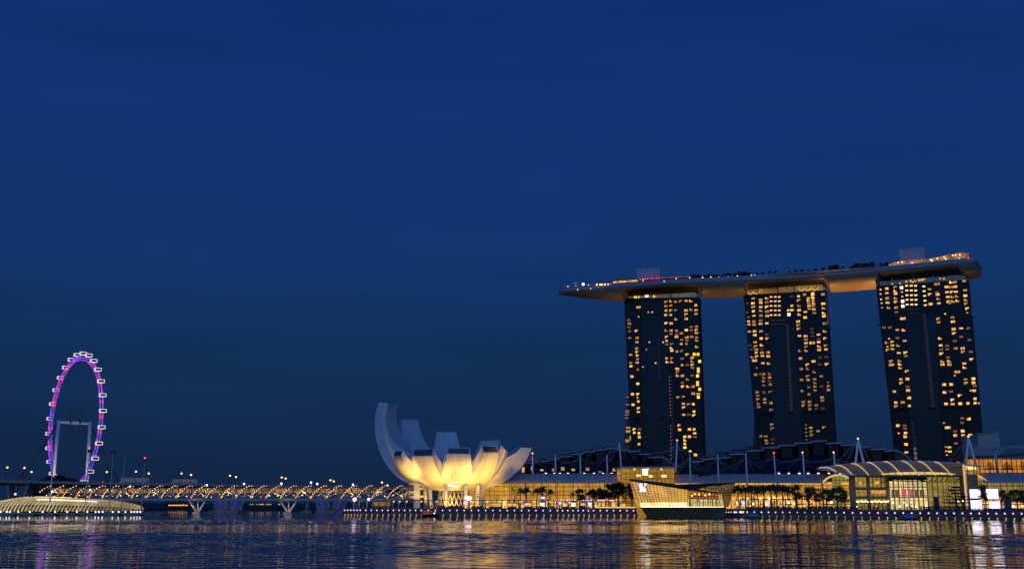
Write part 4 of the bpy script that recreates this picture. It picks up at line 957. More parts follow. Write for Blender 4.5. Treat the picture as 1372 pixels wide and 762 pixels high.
# ================================================================ lotus-shaped museum
MC = Vector((xg(607, 632), 632, DECK)); 
mu = thing('lotus_museum', MC, 'white lotus-shaped museum with ten upturned petals, floodlit gold from below', 'museum')
Z0 = zat(657.2, 625)
glassd = diff('petal_skylight', (.05, .07, .06), .12, spec=.8)
def petal(al, R, pytop, a_deg, wtip, wmax, dR, dH, zi=9, win=False, flip=0, wpow=1.0, glow_win=None):
    a = rad(al); d = Vector((math.sin(a), -math.cos(a), 0)); s_ = Vector((math.cos(a), math.sin(a), 0)); A = rad(a_deg)
    Yt = MC.y + d.y*R; H = at(686, pytop, Yt).z; NT = 26; r0 = 6.5
    So, Si = [], []
    for i in range(NT+1):
        t = i/NT
        ro = r0 + (R-r0)*math.sin(A*t)/math.sin(A); zo = Z0 + (H+dH-Z0)*(1-math.cos(A*t))/(1-math.cos(A))
        ri = 3 + (R-dR-3)*math.sin(A*t)/math.sin(A); zz = Z0+zi + (H-(Z0+zi))*(1-math.cos(A*t))/(1-math.cos(A))
        w = wmax + (wtip-wmax)*max(0, (t-.45)/.55)**wpow
        wo = min(w, 2*ro*math.tan(rad(18))*1.13); wi = min(wo*.97, w)
        P = MC*1; P.z = 0
        So.append((P+d*ro-s_*wo/2+Vector((0, 0, zo)), P+d*ro+s_*wo/2+Vector((0, 0, zo)), wo)); Si.append((P+d*ri-s_*wi/2+Vector((0, 0, zz)), P+d*ri+s_*wi/2+Vector((0, 0, zz)), wi))
    b = MB()
    ln = [0]
    for q0, q1 in zip(So, So[1:]): ln.append(ln[-1] + (q1[0]-q0[0]).length)
    b.grid([[l_, l_.lerp(r_, .25)+d*.06, l_.lerp(r_, .5)+d*.1, l_.lerp(r_, .75)+d*.06, r_] for l_, r_, w in So], uvs=[[((k-2)*w/4+al, h_) for k in range(5)] for (l_, r_, w), h_ in zip(So, ln)])
    b.grid([[l_, l_.lerp(r_, .5), r_] for l_, r_, w in Si], uvs=[[((k-1)*w/2, h_) for k in range(3)] for (l_, r_, w), h_ in zip(Si, ln)])
    wuv = [[(0, h_), ((o_[0]-i_[0]).length, h_)] for o_, i_, h_ in zip(So, Si, ln)]
    b.grid([[o_[0], i_[0]] for o_, i_ in zip(So, Si)], uvs=wuv); b.grid([[o_[1], i_[1]] for o_, i_ in zip(So, Si)], uvs=wuv)
    ol, orr, _ = So[-1]; il, ir, _ = Si[-1]; b.face([ol, orr, ir, il])
    p = b.build('petal', M['cladding'], mu)
    if win:
        n = (orr-ol).cross(il-ol).normalized()
        if n.dot(d) < 0: n = -n
        q = lambda u, v: ol.lerp(orr, u).lerp(il.lerp(ir, u), v) + n*.06
        bw = MB(); bw.face([q(.06, .12), q(.94, .12), q(.94, .86), q(.06, .86)]); w_ = bw.build('skylight', glow_win or glassd, p)
        bw = MB()
        for u in (.2, .34, .48, .62, .76, .88): bw.bar(q(u, .12)+n*.05, q(u, .86)+n*.05, .14, .14)
        bw.build('mullions', M['dark_steel'], w_)
    return p
gw = diff('petal_skylight_warm', (.12, .11, .05), .15, spec=.8)
petal(-31, 31, 600.4, 74, 14.6, 17.5, 1.0, -4.4, win=True)
petal(8.5, 30, 599.0, 74, 13.2, 19, 1.0, -3.7, win=True)
petal(46, 31, 596.6, 75, 12.6, 17, 1.2, -3.9, win=True, glow_win=gw)
petal(-60, 36, 603.4, 74, 10.5, 14.5, 1.3, -3.3, win=True)
petal(83, 31.5, 596.5, 73, 12, 19, 2.6, -3.0, win=True)
petal(-107, 45, 541.8, 107, 15, 21, 6.5, 1.0, zi=17)
petal(-140, 48, 562.4, 86, 12, 22, 3, -1, zi=12)
petal(-170, 40, 579, 80, 12.5, 22, 3, -1)
petal(151, 45, 590, 76, 13, 20, 3, -1)
petal(109, 46.5, 600, 68, 12, 21, 6.5, -.3, zi=15)
b = MB(); P = MC*1; P.z = 0
b.lathe([(0, Z0-.25), (7, Z0-.1), (8.5, Z0+.4), (9, Z0+2)], P, 30); b.build('bowl', M['white_skin'], mu)
b = MB(); b.lathe([(0, Z0+9), (12, Z0+10), (13.5, Z0+14)], P, 30); b.build('roof_dish', M['white_skin'], mu)
b = MB(); b.lathe([(7.5, DECK), (7.5, Z0)], P, 24, sm=False); b.build('glass_core', litglass('museum_core_glass', (.6, .36, .09), (.4, .22, .05), .5, 2, 3, .2), mu)
for i, (bx, tx, by_) in enumerate([(577.5, 575.3, -11), (598, 598, -18), (624, 624, -18), (639, 641, -14), (572, 567.5, 2), (645, 648, -2), (580, 571, 12)]):
    Yb = MC.y+by_; f0 = Vector((xg(bx, Yb), Yb, DECK)); f1 = Vector((xg(tx, Yb, Z0), Yb, Z0+(3.2 if abs(by_) > 13 else 4.5)))
    b = MB(); b.tube([f0, f0.lerp(f1, .5), f1], [1.0, 1.15, 1.3], 8); b.build('column', M['white_skin'], mu)
b = MB()
for k in range(22):
    a0 = 2*math.pi*k/22; a1 = 2*math.pi*(k+1.5)/22; a2 = 2*math.pi*(k-1.5)/22
    q = lambda a, r_, z: Vector((MC.x+r_*math.cos(a), MC.y+r_*math.sin(a), z))
    b.tube([q(a0, 9.5, DECK), q(a1, 8.2, Z0+1)], .28, 5); b.tube([q(a0, 9.5, DECK), q(a2, 8.2, Z0+1)], .28, 5)
b.build('lattice', M['white_skin'], mu)
b = MB(); b.bar(at(600.5, 649.6, 612), at(615, 651.6, 612), 1.0, .8); b.build('light_slot', M['strip_white'], mu)
# stair and lift tower with three balconies
Yt = 622; x0, x1 = xg(554.3, Yt), xg(562.2, Yt)
b = MB(); b.prism([(x0, Yt, DECK), (x1, Yt, DECK), (x1, Yt, zat(645.5, Yt)), (x0, Yt, zat(642.5, Yt))], (0, 6, 0)); b.build('stair_tower', M['white_skin'], mu)
for py, sgn in ((648.8, -1), (655.2, 1), (660.2, -1), (666, 1), (667, -1)):
    z = zat(py, Yt); xa = x0 if sgn < 0 else x1; b = MB(); b.box((xa+sgn*1.3, Yt+1.5, z), (3.2, 4, .35)); b.box((xa+sgn*2.8, Yt+1.5, z+.6), (.25, 4, 1.1)); b.box((xa+sgn*1.3, Yt-.4, z+.6), (3.2, .2, 1.1)); b.build('balcony', M['white_skin'], mu)
# slatted wedge beside it
Yw = 634; wb_ = thing('slatted_pavilion', (xg(540, Yw), Yw, DECK), 'grey wedge-shaped slatted building left of the museum stair tower', 'building')
pts = [(xg(525, Yw), zat(671, Yw)), (xg(555, Yw), zat(671, Yw)), (xg(555, Yw), zat(650.5, Yw)), (xg(549, Yw), zat(651.5, Yw)), (xg(527, Yw), zat(668, Yw))]
b = MB(); b.prism([(x, Yw, z) for x, z in pts], (0, 12, 0)); b.build('wall', M['dark_concrete'], wb_)
b = MB()
for k in range(11):
    z = pts[0][1]+.6+k*.85; f_ = max(0, (z-pts[4][1])/(pts[3][1]-pts[4][1])); xa = pts[4][0]+(pts[3][0]-pts[4][0])*min(1, f_)
    if z < pts[2][1]: b.bar((xa, Yw-.25, z), (pts[1][0], Yw-.25, z), .3, .35)
b.build('slats', M['concrete'], wb_)

# floodlights round the museum
def flood(px, Y, z, target, power, label, col=(1, .55, .09), ang=75):
    loc = Vector((xg(px, Y), Y, z)); t = thing('floodlight', loc, label, 'floodlight')
    d = (Vector(target)-loc).normalized()
    b = MB(); b.tube([loc, loc+Vector((0, 0, .9))], .1, 5); b.box(loc+Vector((0, 0, 1.1)), (1.0, .7, .7)); h = b.build('housing', M['dark_steel'], t)
    spot('lamp', loc+Vector((0, 0, 1.6))+d*.5, target, power, col, ang, h, size=.8)
mcw = lambda al, r_, z: MC*1 + Vector((math.sin(rad(al))*r_, -math.cos(rad(al))*r_, z-MC.z))
flood(584, 595.5, 8.7, mcw(-32, 22, 28), 36000, 'floodlight aimed up at the broad petal left of the front one')
flood(611, 595, 8.7, mcw(8, 20, 28), 25000, 'floodlight aimed up at the foremost petal of the museum')
flood(640, 595.5, 8.7, mcw(42, 21, 27), 45000, 'floodlight aimed up at the petal right of the front one')
flood(541, 598, 8.7, mcw(-58, 27, 28), 52000, 'floodlight beside the museum stair tower', ang=48)
flood(692, 597, 8.7, mcw(80, 26, 29), 42000, 'floodlight right of the museum columns by the mall')
flood(604, 618, DECK, mcw(0, 2, 18), 7000, 'floodlight below the bowl lighting the lattice of the museum', ang=140)
flood(574, 628, DECK, mcw(-109, 30, 26), 4000, 'floodlight behind the stair tower lighting the tallest petal')
flood(676, 640, DECK, mcw(116, 34, 30), 2500, 'floodlight under the rightmost petal of the museum', ang=60)
flood(552, 612, DECK, (x0+3, 622, 14), 6000, 'floodlight aimed at the museum stair tower', ang=60)
flood(588, 603.5, DECK, (xg(596, 620), 622, 10), 11000, 'ground floodlight washing the left columns of the museum', ang=120)
flood(634, 603.5, DECK, (xg(628, 620), 622, 10), 11000, 'ground floodlight washing the right columns of the museum', ang=120)
# hull floodlights of the sky deck
for x0, x1, pw in ((1107.2, 1132, 62000), (1173.4, 1150, 70000), (995.8, 970, 13000), (936.6, 965, 13000), (835.8, 800, 13000), (1298, 1308, 5000)): hullspot(x0, x1, 4, pw, 110)
# ================================================================ waterfront shopping mall
FL = [(560, 652), (640, 645), (835, 628), (905, 612), (1140, 548), (1300, 518), (1372, 506), (1450, 494)]
def fl(px): return interp(FL, px)
def gpt(px, off=0): Y = fl(px)+off; return (xg(px, Y), Y)
def wallstrip(b, pxs, z0f, z1f, off=0, mi=0):
    u = 0
    for a, c in zip(pxs, pxs[1:]):
        A, C = gpt(a, off), gpt(c, off); l_ = math.hypot(A[0]-C[0], A[1]-C[1])
        za0, za1, zc0, zc1 = z0f(a), z1f(a), z0f(c), z1f(c)
        b.face([(A[0], A[1], za0), (C[0], C[1], zc0), (C[0], C[1], zc1), (A[0], A[1], za1)], [(u, za0), (u+l_, zc0), (u+l_, zc1), (u, za1)], mi); u += l_
def steps(a, c, n): return [a+(c-a)*i/n for i in range(n+1)]
def mullions(b, pxs, z0f, z1f, off, w=.22, rows=()):
    for p in pxs: A = gpt(p, off); b.bar((A[0], A[1], z0f(p)), (A[0], A[1], z1f(p)), w, .3)
    for zf in rows:
        for a, c in zip(pxs, pxs[1:]): A, C = gpt(a, off), gpt(c, off); b.bar((A[0], A[1], zf(a)), (C[0], C[1], zf(c)), .25, w)
def zpy(py, off=0): return lambda px: zat(py, fl(px)+off)
def canopy(parent, pxs, top, low, m_, seams, over=5, deep=15):
    b = MB(); rows = []
    for p in pxs:
        Y = fl(p); r = []
        for k in range(9):
            f_ = k/8; yy = Y-over+(deep+over)*f_; py = low(p)+(top(p)-low(p))*math.sin(f_*math.pi/2)**.9 if True else 0
            r.append(Vector((xg(p, Y)+(p-686)/F*(yy-Y)*.98, yy, zat(py, yy))))
        r.append(r[-1]+Vector((0, .3, -1.2)))
        rows.append([r[0]+Vector((0, 0, -.7))]+r)
    b.grid(rows); cp = b.build('canopy_roof', M[m_], parent)
    b = MB()
    for p in seams:
        Y = fl(p); b.tube([Vector((xg(p, Y)+(p-686)/F*(yy-Y)*.98, yy, zat(low(p)+(top(p)-low(p))*math.sin(f_*math.pi/2)**.9, yy)+.12)) for f_, yy in [(k/8, Y-over+(deep+over)*k/8) for k in range(9)]], .2, 5)
    b.build('roof_seams', M['roof_seam'], parent); return cp
base = lambda px: DECK
# ---- west wing
ww = thing('shopping_mall', (*gpt(745), DECK), 'long golden glass mall wing with a grey canopy roof between museum and entrance hall', 'building')
b = MB(); px_ = steps(628, 834, 14); wallstrip(b, px_, zpy(668.5), zpy(644.5)); b.build('glass_front', M['mall'], ww)
b = MB(); mullions(b, steps(636, 834, 20), zpy(668.5), zpy(645), -.3, .22, (zpy(651), zpy(657.5), zpy(663))); b.build('mullions', M['bronze'], ww)
b = MB(); wallstrip(b, px_, base, zpy(668.5), .5); b.build('shop_fronts', M['shops'], ww)
b = MB()
for p in steps(640, 832, 9):
    A = gpt(p, -1.2); b.bar((A[0], A[1], DECK), (A[0], A[1], zat(645, A[1])), .6, .6)
b.build('columns', M['pillar_lit'], ww)
topw = lambda p: interp([(628, 646), (660, 638), (690, 634.4), (740, 633.6), (834, 633.4)], p); loww = lambda p: interp([(628, 652), (660, 647), (700, 645.3), (834, 645)], p)
canopy(ww, steps(632, 832, 26), topw, loww, 'grey_roof', (706, 728, 750, 775.5, 794, 812.5, 830))
b = MB(); A, C = gpt(640, 16), gpt(834, 16); b.quadwall(A, C, DECK, 20); b.build('rear_wall', M['dark_wall'], ww)
# ---- central entrance hall
Yh = 606
ch = thing('entrance_hall', (xg(869, Yh), Yh, DECK), 'tall amber glass entrance hall with flat grey roof behind the crystal pavilion', 'building')
def hp(px, py, Y=Yh): return at(px, py, Y)
xa, xb = xg(833.5, Yh), xg(904.5, Yh); zt = zat(627.5, Yh)
b = MB(); b.quadwall((xa, Yh), (xb, Yh), DECK, zt); b.quadwall((xb, Yh), (xb, Yh+26), DECK, zt); b.quadwall((xa, Yh+26), (xa, Yh), DECK, zt); b.build('glass_front', M['lobby'], ch)
b = MB()
for k in range(13): x = xa+(xb-xa)*k/12; b.bar((x, Yh-.25, DECK), (x, Yh-.25, zt), .16, .3)
for k in range(1, 8): z = DECK+(zt-DECK)*k/8; b.bar((xa, Yh-.2, z), (xb, Yh-.2, z), .2, .2)
b.build('mullions', M['bronze'], ch)
b = MB(); b.box(((xa+xb)/2, Yh+12, zt+.5), (xb-xa+2.5, 32, 1.0)); b.build('roof_slab', M['grey_roof'], ch)
for px, py, w, h, m in ((864.5, 632, 3.0, 3.4, 'strip_white'), (855.5, 636.5, 2.4, 1.2, 'strip_warm'), (872, 637.5, 2.4, 1.2, 'strip_warm'), (889.5, 637.3, 3, 1.4, 'strip_warm')):
    p = hp(px, py, Yh-.4); b = MB(); b.face([p+Vector((-w/2, 0, -h/2)), p+Vector((w/2, 0, -h/2)), p+Vector((w/2, 0, h/2)), p+Vector((-w/2, 0, h/2))]); b.build('chandelier', M[m], ch)
el = bulbmesh('lens', .45, M['sodium'])
for i, px in enumerate((850, 868, 886)):
    p = hp(px, 627, Yh-.9); part('eave_lamp', el, ch, Vector((p.x, p.y, zt-.2)) - ch.location)
# ---- east wing
ew = thing('shopping_mall', (*gpt(1020), DECK), 'golden glass mall wing with grey canopy roof behind the row of palms', 'building')
px_ = steps(905, 1139, 16)
b = MB(); wallstrip(b, px_, zpy(664.5), zpy(645)); b.build('glass_front', M['mall_east'], ew)
b = MB(); mullions(b, steps(907, 1139, 24), zpy(664.5), zpy(645.5), -.3, .22, (zpy(650), zpy(656), zpy(660.5))); b.build('mullions', M['bronze'], ew)
b = MB(); wallstrip(b, px_, base, zpy(664.5), .5); b.build('shop_fronts', M['shops'], ew)
b = MB(); wallstrip(b, px_, zpy(648.4), zpy(646.2), -.6); b.build('soffit_light', glow('soffit_light', (1, .50, .07), .95, mottle=.35, mscale=.3), ew)
tope = lambda p: interp([(905, 635), (1000, 634.4), (1105, 634.5)], p); lowe = lambda p: interp([(905, 645.6), (1000, 645.2), (1105, 645.4)], p)
canopy(ew, steps(905.5, 1109, 26), tope, lowe, 'grey_roof', (925, 944, 963.5, 982, 1001, 1020.5, 1040, 1060, 1080, 1099.5))
b = MB(); A, C = gpt(905, 16), gpt(1139, 16); b.quadwall(A, C, DECK, 21); b.build('rear_wall', M['dark_wall'], ew)
# ---- far east wing
fw = thing('shopping_mall', (*gpt(1350), DECK), 'mall wing at the right edge with grey canopy and two white screens', 'building')
px_ = steps(1310, 1420, 8)
b = MB(); wallstrip(b, px_, zpy(668), zpy(644)); b.build('glass_front', M['hall'], fw)
b = MB(); mullions(b, steps(1316, 1420, 12), zpy(668), zpy(645), -.3, .2, (zpy(650), zpy(656), zpy(662))); b.build('mullions', M['bronze'], fw)
b = MB(); wallstrip(b, px_, base, zpy(668), .5); b.build('shop_fronts', M['shops'], fw)
canopy(fw, steps(1319, 1420, 14), lambda p: 633.6, lambda p: 645-(p-1320)*.008, 'grey_roof', (1344, 1369, 1394))
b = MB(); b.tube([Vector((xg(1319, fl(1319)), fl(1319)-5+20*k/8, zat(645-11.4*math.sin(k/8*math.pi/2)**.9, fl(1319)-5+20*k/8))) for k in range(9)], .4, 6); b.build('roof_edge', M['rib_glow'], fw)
# ---- terrace gallery above it, orange
Yg = 540
tg = thing('terrace_gallery', (xg(1340, Yg), Yg, 18), 'orange-lit terrace gallery with dark overhanging roof at the right edge', 'building')
xa, xb = xg(1296, Yg), xg(1430, Yg); z0, z1 = zat(637, Yg), zat(614.5, Yg)
b = MB(); b.quadwall((xa, Yg), (xb, Yg), z0-6, z1); b.build('gallery_glass', M['orange_hall'], tg)
b = MB()
for k in range(22): x = xa+(xb-xa)*k/21; b.bar((x, Yg-.3, z0), (x, Yg-.3, z1), .25, .3)
b.bar((xa, Yg-.3, (z0+z1)/2-.8), (xb, Yg-.3, (z0+z1)/2-.8), .2, .3); b.build('mullions', M['bronze'], tg)
b = MB(); P = [hp(1292, 614, Yg-2), hp(1326, 613, Yg-2), hp(1434, 605, Yg-2), hp(1434, 588, Yg+6), hp(1372, 594, Yg+6), hp(1336, 601, Yg+6), hp(1326, 605, Yg+6)]
b.prism([P[0], P[1], P[2], hp(1434, 601, Yg-2), hp(1345, 608.5, Yg-2), hp(1330, 609.8, Yg-2), hp(1296, 610.5, Yg-2)], (0, 30, 0)); b.build('roof', M['dark_roof'], tg)
b = MB(); b.grid([[hp(1294, 610, Yg-2), hp(1296, 609, Yg+3), hp(1303, 599.8, Yg+18)], [hp(1330, 609.5, Yg-2), hp(1331, 606, Yg+3), hp(1333, 598.8, Yg+18)], [hp(1346, 603, Yg-2), hp(1345, 601, Yg+3), hp(1342, 598, Yg+18)]]); b.build('roof_wing', M['grey_roof'], tg)
b = MB(); b.grid([[hp(1332, 601.6, Yg+8), hp(1334, 598.5, Yg+18)], [hp(1368, 600, Yg+8), hp(1370, 596, Yg+18)], [hp(1434, 585, Yg+8), hp(1434, 578, Yg+18)]]); b.build('upper_roof', M['grey_roof'], tg)
x = xg(1336, Yg-6); b = MB(); b.tube([(x+.6, Yg-8, zat(634, Yg-8)), (x, Yg-8, zat(603, Yg-8))], [.75, .5], 8); b.build('mast_column', M['steel'], tg)
Yb = 700; bb_ = thing('far_block', (xg(1331, Yb), Yb, DECK), 'pale blank wall block standing behind the orange gallery right of the towers', 'building')
b = MB(); b.prism([(xg(1316, Yb), Yb, DECK), (xg(1345, Yb), Yb, DECK), (xg(1345, Yb)+.8, Yb, zat(577.5, Yb)), (xg(1317, Yb), Yb, zat(581.5, Yb))], (0, 25, 0)); b.build('wall', diff('beige_wall', (.42, .36, .33), .8), bb_)
b = MB(); b.bar((xg(1316, Yb)-.5, Yb-.4, zat(581.2, Yb)), (xg(1345, Yb)+1.2, Yb-.4, zat(577.2, Yb)), 1, .8); b.build('coping', M['concrete'], bb_)

# ---- convention halls with stepped dark roofs
glow_dorm = glow('dormer_window', (1, .55, .05), .62, 'NONE', mottle=.7, mscale=.6)
def hall(nm, steps_, Y, Yf, lab, lits, basepy=634, curve=None):
    xs = [s_[0] for s_ in steps_]; mid = sum(xs)/len(xs)
    t = thing(nm, (xg(mid, Y), Y, DECK), lab, 'building')
    wall = MB()
    for i, (a, c, py) in enumerate(steps_):
        A, C = at(a, py, Y), at(c, py, Y); z = A.z; b = MB(); tilt = .5
        P = [A+Vector((0, 0, -.3)), C+Vector((0, 0, -.3+tilt)), C+Vector((0, 0, .35+tilt)), A+Vector((0, 0, .35))]
        b.prism(P, (2, 52, 3), 0, None, 1); b.build('roof_plate', [M['plate_edge'], M['dark_roof']], t)
        wall.quadwall((A.x-1, Y+1.6), (C.x+1, Y+1.6), 12, z-.2)
    wall.build('wall', M['dark_wall'], t)
    # sloping glass skirt in front of the plates
    b = MB(); rows = []
    for a, c, py in steps_:
        px = (a+c)/2; up = py+ (basepy-py)*.42; lo = basepy+3; rows.append([at(px, lo, Yf), at(px, lo+(up-lo)*.6, Yf+(Y-Yf)*.35), at(px, up, Y-1)])
    b.grid(rows, sm=False); b.build('sloping_roof', darkglass('dark_sloping_glass', (.030, .034, .06), (.026, .03, .052), (.014, .014, .022), 3, 3, .35), t)
    for (px, py, w, h) in lits:
        w *= .72; h *= .7
        Yl = Yf+(Y-Yf)*.12; p = at(px, py, Yl-3); b = MB(); b.face([p+Vector((-w/2, 0, -h/2)), p+Vector((w/2, 0, -h/2)), p+Vector((w/2, 0, h/2)), p+Vector((-w/2, 0, h/2))]); b.build('lit_window', glow_dorm, t)
        b = MB(); b.box(p+Vector((0, 1.4, .1)), (w+1.0, 2.4, h+.8)); b.build('dormer', M['dark_wall'], t)
    if curve:
        pts = [at(px, py, Y-2) for px, py in curve]; b = MB(); b.tube(pts, .42, 6); b.build('curved_edge', M['plate_edge'], t)
        b = MB(); b.face(pts + [Vector((pts[-1].x, Y-1.8, 14)), Vector((pts[0].x, Y-1.8, 14))]); b.build('end_wall', M['dark_roof'], t)
    return t
hall('convention_hall', [(704, 720, 620), (718, 736, 617.7), (733.5, 751, 614.4), (749.5, 767, 611.6), (765.5, 782, 608.5), (780, 797, 605.7), (795, 813, 603), (811, 829, 600.8), (826, 843.5, 602.6), (841, 858.5, 604.8), (856, 873, 608.5), (869, 889, 612.7)], 692, 662,
     'dark convention hall with stepped fan of roof plates before the left tower', [(701, 629, 2.2, 4.5), (713, 627, 1.8, 3.2), (726, 629.3, 2.6, 1.4), (741, 629, 1.6, 2.2), (754, 627.6, 2.8, 2.8), (768, 629, 2.8, 1.8), (787, 628, 2.8, 2.4), (803.6, 631.5, 3, .9), (823, 629, 2.6, 2.6)], 634, [(887, 612.8), (892, 614.5), (897, 617.5), (901, 620.5), (905, 623.5), (928, 626)])
hall('convention_hall', [(928, 942, 618.6), (940, 956, 615.5), (953.5, 979, 613.6), (977, 1000, 608.5), (999, 1023, 604), (1020.5, 1045, 600), (1042.5, 1067, 596.8), (1064.5, 1088, 593.8), (1086.5, 1108, 591.2), (1106.5, 1128, 594), (1126, 1149, 596.2), (1147, 1167.5, 599.3), (1166, 1187, 602), (1185, 1202, 604)], 640, 606,
     'larger dark convention hall with stepped roof plates between the middle and right towers', [], 634, [(1199, 603.5), (1206, 605), (1213, 609.5), (1220, 615.5), (1227, 622)])
# ---- lamps along the canopy edges
fm = bulbmesh('lens', .42, M['cool']); hb_ = MB(); hb_.box((0, .5, -.1), (1.5, .8, .7)); hm_ = hb_.mesh('housing', M['dark_steel'])
lst = [731.5, 743, 750, 761, 783, 796, 808, 819.6]; lse = [1043.7, 1057, 1071, 1083, 1096.5, 1110.6, 1126, 1141]
for i, px in enumerate(lst + lse):
    Y = fl(px)+13; p = at(px, 633.6, Y); east = px > 900
    t = thing('roof_lamp', p, f'white lamp on the {"right-hand" if east else "left-hand"} grey mall canopy, {ORD[(i-8 if east else i)+1]} from left', 'lamp', 'lamps on the mall canopies')
    o_ = part('lens', fm, t); o_.scale = (1.6, .8, .6); part('housing', hm_, t)

# ---- masts and their stays
def mast(px_t, py_t, px_b, py_b, r, beacon, lab, stays=2, off=8, colr='white_paint'):
    Y = fl(px_b)+off; top = at(px_t, py_t, Y); ft = at(px_b, py_b, Y); ft = Vector((ft.x, ft.y, ft.z)); tp = Vector((top.x, top.y, top.z))
    t = thing('roof_mast', ft, lab, 'mast', 'masts of the mall roof')
    b = MB(); b.tube([ft-Vector((0, 0, 2)), tp], [r, r*.72], 8); b.build('pole', M[colr], t)
    b = MB()
    for s_ in range(stays): 
        for sg in (-1, 1): b.tube([tp-Vector((0, 0, 1+s_*2)), ft+Vector((sg*(7+6*s_), 9, 2.5+s_*3))], .09, 3)
    if stays: b.build('stay_cables', M['steel'], t)
    if beacon: part('beacon', bulbmesh('beacon', .45, M[beacon]), t, tp-ft+Vector((0, 0, .5)))
for i, a in enumerate([(713.4, 608, 713.6, 634, .55, 'amber_lamp'), (743.8, 608.6, 744.4, 634, .55, None), (777.3, 608.6, 778, 634, .55, None), (813, 608.6, 814, 634, .55, None)]):
    mast(*a, f'white mast on the west mall canopy, {ORD[i+1]} from the left')
mast(829.4, 592, 833, 628, .55, None, 'tall thin white mast at the left corner of the entrance hall', 3)
mast(907.2, 590.5, 905, 628, .62, 'amber_lamp', 'tall white mast with orange tip at the right corner of the entrance hall', 3)
for i, a in enumerate([(924.3, 608, 925, 645, .5, None), (961.3, 608.6, 963, 645, .5, None), (999.2, 607, 1001, 645, .55, None), (1036.8, 607.4, 1039, 634, .5, 'red_lamp'), (1075.4, 607, 1077.5, 634, .55, 'amber_lamp'), (1117, 607, 1119.3, 634, .55, 'amber_lamp')]):
    mast(*a, f'white mast on the east mall canopy, {ORD[i+1]} from the left', off=-6 if i < 3 else 8)
def aframe(px, py, f1, f2, pyf, lab):
    Y = fl(px)+16; top = at(px, py, Y); t = thing('twin_leg_mast', at(px, pyf, Y), lab, 'mast')
    for f_ in (f1, f2):
        b = MB(); b.tube([at(f_, pyf+4, Y), top], [.75, .5], 8); b.build('leg', M['white_paint'], t)
    b = MB()
    for dx in (-34, -20, 22, 36): b.tube([top, at(px+dx, pyf+6, Y+6)], .1, 3)
    b.build('stay_cables', M['steel'], t)
    part('beacon', bulbmesh('beacon', .5, M['amber_lamp']), t, top-t.location+Vector((0, 0, .5)))
aframe(1149.6, 588.4, 1146, 1158, 620, 'white two-legged mast with orange tip behind the arched canopy'); aframe(1297.4, 585.6, 1294, 1308, 621, 'white two-legged mast with orange tip before the right tower')

# ---- event hall with its arched canopy
eh = thing('event_hall', (*gpt(1220), DECK), 'wide glass event hall under an arched canopy with pale curved ribs', 'building')
up = [(1097, 627.2), (1110, 625.4), (1130, 622.5), (1165, 619.4), (1210, 617.6), (1250, 618.6), (1280, 620.2), (1296, 621.4)]
lw = [(1097, 628.6), (1112, 629.6), (1128, 633), (1142, 636), (1172, 636.6), (1230, 637), (1292, 638)]
def cpt(px, f_):
    Y0 = fl(px)-7; Y1 = fl(px)+20; yy = Y0+(Y1-Y0)*f_; py = interp(lw, px)+(interp(up, px)-interp(lw, px))*math.sin(f_*math.pi/2)
    X0 = xg(px, Y0); return Vector((xg(px, fl(px))+(px-686)/F*(yy-fl(px))*.98, yy, zat(py, yy)))
b = MB(); b.grid([[cpt(p, k/10) for k in range(11)] for p in steps(1097, 1296, 40)]); b.build('canopy', glow('canopy_painted_glow', (1, .74, .42), .028, 'NONE', base=(.20, .17, .13), mottle=.5, mscale=.08), eh)  # faint emission paints the hall's light into the canopy skin
b = MB(); b.tube([cpt(p, 1.0)+Vector((0, 0, .25)) for p in steps(1096, 1296, 30)], .24, 6); b.tube([cpt(p, 0) for p in steps(1097, 1150, 10)], .3, 6); b.build('canopy_edge', M['white_paint'], eh)
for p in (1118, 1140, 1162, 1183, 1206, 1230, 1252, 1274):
    b = MB(); b.tube([cpt(p-18+ (22)*(1-k/10)+0, k/10)+Vector((0, -.2, .25)) for k in range(11)], .24, 6); b.build('canopy_rib', M['rib_glow'], eh)  # rib's own emission stands in for floodlight falling on it
b = MB(); wallstrip(b, steps(1183, 1283, 10), zpy(635.4, -6), lambda p: zat(635.4-3.6*math.sin(math.pi*(p-1178)/110)**.6, fl(p)-6), -7.4); b.build('clerestory', litglass('clerestory_glass', (.95, .72, .22), (.9, .64, .17), .95, 3.4, 9, .16, (.2, .14, .03), .12, .6, 1.2), eh)
b = MB(); pp = steps(1142, 1296, 12)
for a, c in zip(pp, pp[1:]): A, C = gpt(a, -8), gpt(c, -8); b.bar((A[0], A[1], zat(637.6, A[1])), (C[0], C[1], zat(637.6, C[1])), .8, .7)
b.build('eaves_beam', M['bronze'], eh)
for a_, c_, n_ in ((1146, 1192, 6), (1244, 1297, 8)): b = MB(); wallstrip(b, steps(a_, c_, n_), base, zpy(638)); b.build('glass_front', M['hall'], eh)
for l_ in (steps(1166, 1192, 5), [1244, 1251, 1258, 1265, 1272, 1280, 1288, 1296]): b = MB(); mullions(b, l_, base, zpy(638), -.4, .2, (zpy(646), zpy(655), zpy(665))); b.build('mullions', M['bronze'], eh)
brown = diff('brown_piers', (.34, .24, .12), .7)
for p, w_ in ((1143, 2.6), (1164.5, 1.2), (1190, .9), (1292, 1.8)): A = gpt(p, -2.4); b = MB(); b.bar((A[0], A[1], DECK), (A[0], A[1], zat(638, A[1])), w_, 2); b.build('stone_pier', brown, eh)
b = MB()
for py in (654.5, 666): 
    A, C = gpt(1144, -1.2), gpt(1190, -1.2); b.bar((A[0], A[1], zat(py, A[1])), (C[0], C[1], zat(py, C[1])), .4, 1.3)
b.build('stone_bands', brown, eh)
b = MB()
